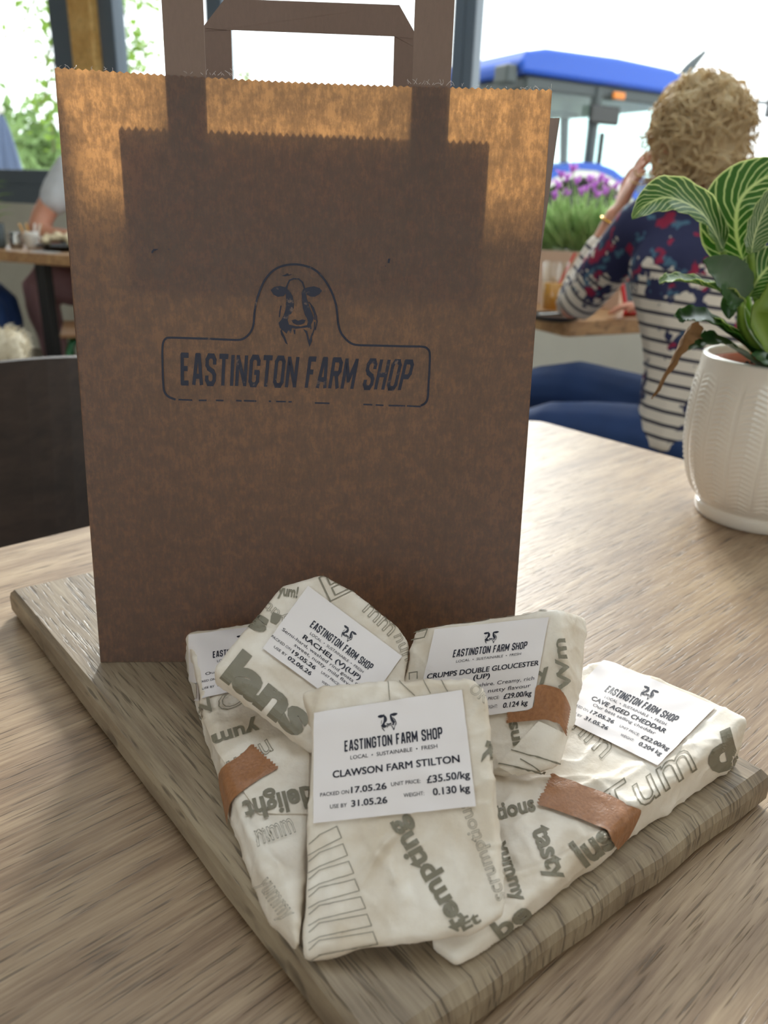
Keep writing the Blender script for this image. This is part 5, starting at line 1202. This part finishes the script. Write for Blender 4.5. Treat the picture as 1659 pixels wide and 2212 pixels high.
P = hq + [('t', [ch2, nk2, hd - UP * .03], [.07, .058, .055]), ('t', [hp2, ch2, nk2 - UP * .03], [(.16, .11), (.17, .11), (.08, .07)], 4, px_), ('t', [sR, eR, wR], [.062, .058, .036]), ('t', [sL2, eL2, wL2], [.05, .042, .030]), ('t', [ch2, sR], [.08, .055]), ('t', [ch2, sL2], [.08, .055]),
          ('t', [hp2, kA, aA], [.09, .06, .04]), ('t', [hp2, kB, aB], [.09, .06, .04]), ('t', [aA, aA + Vec((-.04, -.14, -.05))], [.036, .03]), ('t', [aB, aB + Vec((0, -.14, -.05))], [.036, .03])]
P += hand(wR, Vec((.9, -.25, .05)), Vec((0, 0, -1)), Vec((0, -1, 0))) + hand(wL2, Vec((-.9, -.2, .05)), Vec((0, 0, -1)), Vec((0, -1, 0)))
V, F = figure(P, .008, 3); b2_ = add('body', V, F, M['skin'], di, smooth=True); face_bits(b2_, hd, hf2, hs2, UP)
V, F = figure([('t', [hp2, ch2, nk2 - UP * .02], [(.185, .135), (.195, .135), (.10, .09)], 5, px_), ('t', [ch2 + UP * .04, sR], [.10, .078]), ('t', [ch2 + UP * .04, sL2], [.10, .078]), ('t', [sR, sR * .5 + eR * .5], [.086, .080]), ('t', [sL2, sL2 * .5 + eL2 * .5], [.086, .080])], .011, 3)
V = [v + Vec((1, 1, 0)) * (.006 * noise.noise(v * 18)) for v in V]; add('grey_shirt', V, F, M['greytee'], di, smooth=True)
V, F = figure([('t', [hp2, kA * .55 + hp2 * .45, kA, aA + UP * .02], [.125, .108, .088, .07], 4), ('t', [hp2, kB * .55 + hp2 * .45, kB, aB + UP * .02], [.125, .108, .088, .07], 4)], .011, 3)
V = [v + Vec((1, 1, 0)) * (.010 * noise.noise(v * 14)) for v in V]; add('mauve_trousers', V, F, M['mauve'], di, smooth=True)
mb = MB().ball(hd + UP * .03 - hf2 * .015, (.092, .10, .095), 20, 14, (hs2, hf2, UP)); mb.V = [v + (v - hd).normalized() * .006 * noise.noise(v * 40) for v in mb.V]; mb.obj('hair', M['brownhair'], di, smooth=True)
for a_ in (aA, aB): MB().box(a_ + Vec((-.02, -.07, -.06)), (.09, .24, .055), None, .02).obj('shoe', M['slate'], di)
ds = thing('cafe_stool', 'dark round stool under the diner in grey', 'stool', (hp2.x, hp2.y, 0)); MB().lathe(Vec((hp2.x, hp2.y, 0)), [(.0, .395), (.165, .395), (.178, .405), (.178, .42), (.165, .43), (.0, .43)], 28).obj('seat', M['chair'], ds, smooth=True)
for k in range(4): q = PI / 4 + k * PI / 2; MB().tube([Vec((hp2.x + .17 * math.cos(q), hp2.y + .17 * math.sin(q), 0)), Vec((hp2.x + .12 * math.cos(q), hp2.y + .12 * math.sin(q), .40))], .014, 8).obj('leg', M['black'], ds)
# ---- green-framed chair in front of that table
gc = aty(150, 706, 3.42); gx = Vec((.93, .36, 0)).normalized(); gy = Vec((-gx.y, gx.x, 0)); gcc = Vec((gc.x + .15, gc.y + .06, 0)); gz_ = gc.z
gch = thing('metal_chair', 'cafe chair with wooden seat and green metal frame, half hidden by the bag', 'chair', (gcc.x, gcc.y, 0))
V, F = bevelled(*(lambda m_: (m_.V, m_.F))(MB().prism([gcc + gx * x + gy * y + UP * (gz_ - .022) for x, y in ((-.2, -.19), (.2, -.19), (.19, .19), (-.19, .19))], UP * .022)), .009, 2, 40); add('seat', V, F, M['seatwood'], gch)
for x, y in ((-.17, -.16), (.17, -.16), (-.16, .16), (.16, .16)): MB().tube([gcc + gx * x * 1.15 + gy * y * 1.15, gcc + gx * x * 1.05 + gy * y * 1.05 + UP * (gz_ - .12), gcc + gx * x * .8 + gy * y * .8 + UP * (gz_ - .03)], .015, 10, 5).obj('leg', M['green'], gch, smooth=True)
MB().tube([gcc + gx * .15 + gy * -.15 + UP * (gz_ - .03), gcc + gx * .21 + gy * -.2 + UP * (gz_ + .15), gcc + gx * .21 + gy * .0 + UP * (gz_ + .36), gcc + gx * .21 + gy * .2 + UP * (gz_ + .15), gcc + gx * .15 + gy * .15 + UP * (gz_ - .03)], .014, 10, 6).obj('back_hoop', M['green'], gch, smooth=True)
# ---- diner at the far left, only a knee shows
k2 = aty(-26, 668, 3.78); h2 = k2 + Vec((-.42, .16, .03)); 
jp = thing('person', 'diner in blue jeans at the far left edge, only a knee showing', 'person', (h2.x, h2.y, 0))
c3 = h2 + UP * .48; n3 = c3 + UP * .2; hd3 = n3 + UP * .15; fd3 = Vec((.7, -.5, 0)).normalized(); hq, hf3, hs3 = head(hd3, fd3, UP); y3 = Vec((.58, .81, 0))
e3, w3 = [], []
P = hq + [('t', [c3, n3, hd3 - UP * .03], [.07, .058, .055]), ('t', [h2, c3, n3 - UP * .03], [(.16, .11), (.17, .11), (.08, .07)], 4, y3)]
for s in (-1, 1):
    sh3 = c3 + y3 * (.19 * s) + UP * .1; el3 = sh3 + Vec((-.02, .0, -.28)); wr3 = el3 + Vec((.13, -.12, -.12)); e3.append((sh3, el3)); P += [('t', [c3, sh3], [.08, .055]), ('t', [sh3, el3, wr3], [.05, .042, .030])] + hand(wr3, Vec((.8, -.5, 0)), Vec((0, 0, -1)), Vec((0, 0, 1)))
kk = [k2, k2 + Vec((-.04, .22, .0))]
for k_ in kk: P += [('t', [h2, k_, Vec((k_.x + .03, k_.y - .03, .08))], [.09, .06, .04])]
V, F = figure(P, .010, 3); b3_ = add('body', V, F, M['skin'], jp, smooth=True); face_bits(b3_, hd3, hf3, hs3, UP)
V, F = figure([('t', [h2, h2 * .45 + k_ * .55, k_, Vec((k_.x + .03, k_.y - .03, .1))], [.12, .10, .082, .06], 4) for k_ in kk], .011, 3); add('jeans', V, F, M['jeans'], jp, smooth=True)
V, F = figure([('t', [h2, c3, n3 - UP * .02], [(.185, .135), (.195, .135), (.10, .09)], 5, y3)] + [('t', [a_, b_], [.078, .06]) for a_, b_ in e3], .012, 3); add('dark_jumper', V, F, M['slate'], jp, smooth=True)
MB().ball(hd3 + UP * .03 - hf3 * .015, (.092, .10, .095), 20, 14, (hs3, hf3, UP)).obj('hair', M['brownhair'], jp, smooth=True)
for k_ in kk: MB().box(Vec((k_.x + .07, k_.y - .06, .032)), (.24, .09, .06), (fd3, y3, UP), .02).obj('shoe', M['slate'], jp)
js = thing('cafe_stool', 'dark round stool at the far left under the diner in jeans', 'stool', (h2.x, h2.y, 0)); hz_ = h2.z - .125
MB().lathe(Vec((h2.x, h2.y, 0)), [(.0, hz_ - .035), (.165, hz_ - .035), (.178, hz_ - .02), (.165, hz_), (.0, hz_)], 28).obj('seat', M['chair'], js, smooth=True)
for k in range(4): q = PI / 4 + k * PI / 2; MB().tube([Vec((h2.x + .17 * math.cos(q), h2.y + .17 * math.sin(q), 0)), Vec((h2.x + .12 * math.cos(q), h2.y + .12 * math.sin(q), hz_ - .03))], .014, 8).obj('leg', M['black'], js)
# ---- fluffy dog sitting on the floor at the left edge
dp = aty(14, 752, 3.05); dh = Vec((dp.x, dp.y, dp.z + .0)); db = Vec((dp.x - .12, dp.y + .10, 0)); fz = Vec((-.6, -.75, 0)).normalized(); sz2 = Vec((fz.y, -fz.x, 0))
dg = thing('fluffy_dog', 'cream shaggy dog sitting low at the left edge behind the dark chair', 'dog', (db.x, db.y, 0))
P = [('t', [db + UP * .12, db + UP * .22 + fz * .05, dh - UP * .06], [.13, .115, .075]), ('b', dh, (.075, .085, .075), (sz2, fz, UP)), ('t', [dh + fz * .05 - UP * .015, dh + fz * .13 - UP * .03], [.045, .03])]
for s in (-1, 1): P += [('t', [db + UP * .24 + fz * .09 + sz2 * (.06 * s), db + UP * .12 + fz * .12 + sz2 * (.06 * s), db + UP * .025 + fz * .13 + sz2 * (.06 * s)], [.045, .032, .028]), ('t', [db + UP * .12 + sz2 * (.08 * s), db + UP * .13 + fz * .10 + sz2 * (.12 * s), db + UP * .05 + fz * .02 + sz2 * (.12 * s), db + UP * .025 + fz * .11 + sz2 * (.12 * s)], [.08, .065, .04, .028]), ('t', [dh + sz2 * (.065 * s) + UP * .03, dh + sz2 * (.095 * s) - UP * .05], [.022, .03])]
P += [('t', [db + UP * .08 - fz * .10, db + UP * .06 - fz * .2, db + UP * .12 - fz * .28], [.035, .03, .02])]
V, F = figure(P, .009, 2); bd = add('body', V, F, M['dogfur'], dg, smooth=True); MB().ball(dh + fz * .158 - UP * .026, .014, 10, 8).obj('nose', M['slate'], bd, smooth=True)
for s in (-1, 1): MB().ball(dh + fz * .075 + sz2 * (.032 * s) + UP * .02, .010, 8, 6).obj('eye', M['slate'], bd, smooth=True)
mb = MB(); random.seed(77)
for v in random.sample(V, min(2600, len(V))):
    if v.z < .03: continue
    d = ((v - (db + UP * .2)).normalized() + Vec((random.gauss(0, .5), random.gauss(0, .5), random.gauss(0, .35)))).normalized(); L = random.uniform(.02, .05)
    mb.tube([v, v + d * L * .5 + UP * .004, v + d * L - UP * .012], [.0022, .0018, .0005], 3, caps=False)
f_ = mb.obj('fur', M['dogfur'], bd); f_['kind'] = 'stuff'
